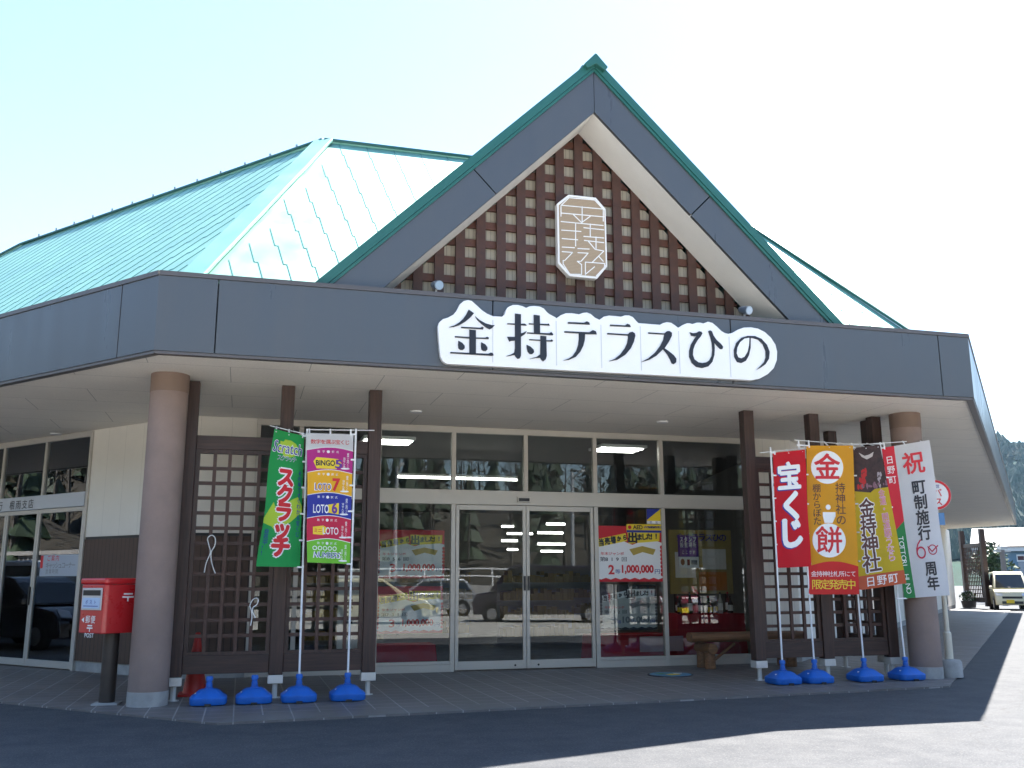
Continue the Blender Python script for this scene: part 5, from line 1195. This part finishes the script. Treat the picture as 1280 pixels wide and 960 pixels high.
# ---- wooded mountain at the right, wooded slope behind the camera
def nse(x, y): return math.sin(x*1.3 + 1.7*math.sin(y*.7)) + .5*math.sin(x*2.9 + y*1.9) + .3*math.sin(y*4.1 - x*3.3) + .2*math.sin(x*7.1 + y*6.3)
HILL = mat('hill_forest', (.022, .044, .032), .95, var=.4, vscale=.06, spec=.1)
rm = ray(1267, 536); sl = rm.z/math.hypot(rm.x, rm.y); Dm = 620.; azm = math.atan2(rm.x, rm.y)
mz = MB(); na, nr = 90, 26; Hm = Dm*sl*1.06
def mheight(a, r): 
    ridge_ = Hm*(1 + .10*nse(a*9, 2) - .55*max(0, abs(a - azm - .35) - .55)/.5)
    k = (r - 250)/(Dm - 250); prof = max(0, min(1, k))**1.25 if r <= Dm else max(.3, 1 - (r - Dm)/500)
    return max(0, ridge_*prof + 5*nse(a*40, r*.03)*min(1, max(0, k))) - .1
for j in range(nr):
    r_ = 250 + (900 - 250)*j/(nr - 1)
    for i in range(na):
        a = azm - .40 + 1.5*i/(na - 1); mz.v.append((r_*math.sin(a), r_*math.cos(a), mheight(a, r_)))
mz.f = [(j*na + i, j*na + i + 1, (j+1)*na + i + 1, (j+1)*na + i) for j in range(nr - 1) for i in range(na - 1)]
tag(mz.build('mountain', HILL, None, smooth=True), kind='structure')
rn = random.Random(11); fo = MB()
for _ in range(24000):
    a = azm + (rn.uniform(-.13, .14) if _ < 13000 else rn.uniform(.14, 1.0)); r_ = rn.uniform(300, 660); z = mheight(a, r_); h_ = rn.uniform(2.4, 4.2); w_ = h_*rn.uniform(.4, .65); x, y = r_*math.sin(a), r_*math.cos(a); ph = rn.uniform(0, 2)
    rg = [(x + w_*math.cos(ph + k*2*PI/5)*rn.uniform(.7, 1.2), y + w_*math.sin(ph + k*2*PI/5)*rn.uniform(.7, 1.2), z + rn.uniform(0, h_*.25)) for k in range(5)]
    fo.add(rg + [(x, y, z + h_)], [(k, (k+1) % 5, 5) for k in range(5)])
tag(fo.build('mountain_forest', mat('conifer', (.026, .050, .038), .9, var=.45, vscale=.08), None, recalc=False), kind='stuff')

SL = MB(); na, nr = 120, 16
def bank(a, r): k = max(0, (r - 34)/60); return 12*k**.8*(1 + .18*nse(a*6, 1)) + .9*nse(a*30, r*.2)*min(1, k*3) if r > 34 else -.06
A0_, A1_ = R(66), R(322)
for j in range(nr):
    r_ = 34 + 75*(j/(nr - 1))**1.2
    for i in range(na):
        a = A0_ + (A1_ - A0_)*i/(na - 1); SL.v.append((4 + r_*math.sin(a), r_*math.cos(a) + (4 if False else 0), bank(a, r_)))
SL.f = [(j*na + i, j*na + i + 1, (j+1)*na + i + 1, (j+1)*na + i) for j in range(nr - 1) for i in range(na - 1)]
tag(SL.build('wooded_slope', mat('slope_litter', (.05, .043, .031), .95, var=.45, vscale=.5, bump=.8, bscale=2.), None, smooth=True), kind='structure')
bt, bl, ev = MB(), MB(), MB(); rn = random.Random(21)
for _ in range(1100):
    a = rn.uniform(A0_, A1_); r_ = 38 + 66*rn.random()**1.1; x, y, z = 4 + r_*math.sin(a), r_*math.cos(a), bank(a, r_) - .2
    h_ = rn.uniform(5.5, 9.5)
    if rn.random() < .72:
        lean = Vector((rn.gauss(0, .4), rn.gauss(0, .4), 0)); b0 = Vector((x, y, z)); tp = b0 + lean + Vector((0, 0, h_)); bt.tube([b0, b0 + lean*.3 + Vector((0, 0, h_*.45)), tp], [.13, .09, .02], 4, False)
        for k in range(9):
            f_ = rn.uniform(.3, .92); p0_ = b0 + lean*f_*f_ + Vector((0, 0, h_*f_)); an = rn.uniform(0, 2*PI); e1 = p0_ + Vector((math.cos(an), math.sin(an), rn.uniform(.5, 1.1)))*h_*.22*(1.1 - f_*.6); bt.tube([p0_, e1], [.045, .012], 3, False)
        q_ = leaves(26, h_*.26, h_*.26, h_*.68, .28, rn); bl.add([(v[0] + x, v[1] + y, v[2] + z) for v in q_.v], q_.f)
    else:
        for k in range(5):
            zz = z + h_*(.12 + .17*k); w_ = h_*.20*(1 - .17*k)
            ev.add([(x + w_*math.cos(m*PI/4)*rn.uniform(.7, 1.15), y + w_*math.sin(m*PI/4)*rn.uniform(.7, 1.15), zz + rn.uniform(-.2, .2)) for m in range(8)] + [(x, y, zz + h_*.27)], [(m, (m+1) % 8, 8) for m in range(8)])
tag(bt.build('bare_wood', mat('bare_bark', (.11, .098, .085), .9, var=.3), None, recalc=False), kind='stuff')
tag(bl.build('wood_brushwood', mat('dry_leaf', (.06, .052, .03), .8, var=.45), None, recalc=False), kind='stuff')
tag(ev.build('evergreen_wood', LEAFD, None, recalc=False), kind='stuff')

# ---- things across the car park that the glass mirrors
t = thing('guard_fence', 'white pipe guard fence on a low concrete wall across the car park', 'fence', (8, -24, 0))
MB().bx(-18, 44, -24.3, -24, -.02, 1.15).build('wall', CONC, t)
MB().bx(-18, 44, -24.2, -24.12, 1.62, 1.70).bx(-18, 44, -24.2, -24.12, 2.02, 2.10).build('rail', WHITE, t)
for k in range(32): MB().bx(-18 + 2*k - .04, -18 + 2*k + .04, -24.21, -24.11, 1.153, 2.14).build('post', WHITE, t)
cars = [('parked_car', 'pale yellow hatchback in the car park across from the glass front', (4.6, -3.2), R(20), PALEY, 'hatch', YEL), ('parked_van', 'dark aubergine van in the car park across from the glass front', (10.2, -2.6), R(-160), PVAN, 'van', WHITE), ('parked_car', 'maroon boxy car in the car park beside the dark van', (14.6, -2.0), R(95), PMAR, 'wagon', YEL),
        ('parked_car', 'white boxy car in the car park far right of the dark van', (18.2, -2.5), R(88), PWHITE, 'wagon', YEL), ('parked_car', 'silver hatchback in the car park behind the yellow hatchback', (7.3, -9.0), R(180), PSIL, 'hatch', WHITE), ('parked_van', 'white van in the car park facing the bank windows', (-13.5, 21.5), R(-62), PWHITE, 'van', WHITE), ('parked_car', 'aubergine hatchback in the car park facing the bank windows', (-9.0, 19.8), R(-55), PVAN, 'hatch', WHITE)]
for nm, lb, (x, y), rz_, pt_, kd, pl_ in cars: car(nm, lb, (x, y, -.02), rz_, pt_, kd, pl_, 'van' if kd == 'van' else 'car', 'vehicles in the car park')
t = thing('retaining_wall', 'pale concrete wall with balusters across from the bank windows', 'wall', (-24, 25, 0))
MB().ob((-24, 25, 0), UL*-1, NL, (0, 0, 1), -9, 9, -.2, .1, -.02, 2.0).ob((-24, 25, 0), UL*-1, NL, (0, 0, 1), -9, 9, -.22, .12, 2.35, 2.5).build('wall', CONC, t)
bl_ = MB()
for k in range(60): bl_.ob((-24, 25, 0), UL*-1, NL, (0, 0, 1), -8.9 + .3*k, -8.78 + .3*k, -.12, .02, 2.0, 2.35)
bl_.build('balustrade', CONC, t)
for x, y, lb in ((8.5, -25.5, 'grey street pole behind the car park fence, opposite the glass doors'), (19.5, -25.8, 'grey street pole behind the car park fence, further right')):
    t = thing('street_pole', lb, 'pole', (x, y, 0)); MB().lathe([(.14, -.02), (.10, 8)], n=12).build('shaft', mat('pole_steel', (.45, .46, .47), .5, .3), t, local=True, smooth=True)
    MB().bar((0, 0, 7.6), (0, 1.6, 7.9), .06, .06).bx(-.12, .12, 1.4, 2.0, 7.86, 7.98).build('lamp_arm', STEEL, t, local=True)

# ---- air between here and the mountain
hm = bpy.data.materials.new('haze_air'); hm.use_nodes = True; t_ = hm.node_tree; t_.nodes.clear()
o_ = nd(t_, 'ShaderNodeOutputMaterial'); v_ = nd(t_, 'ShaderNodeVolumePrincipled'); v_.inputs['Color'].default_value = (.50, .76, 1, 1); v_.inputs['Density'].default_value = .00011; v_.inputs['Anisotropy'].default_value = .2
t_.links.new(v_.outputs[0], o_.inputs['Volume'])
tag(MB().bx(-960, 960, -960, 960, -1.1, 150).build('haze', hm), kind='stuff')
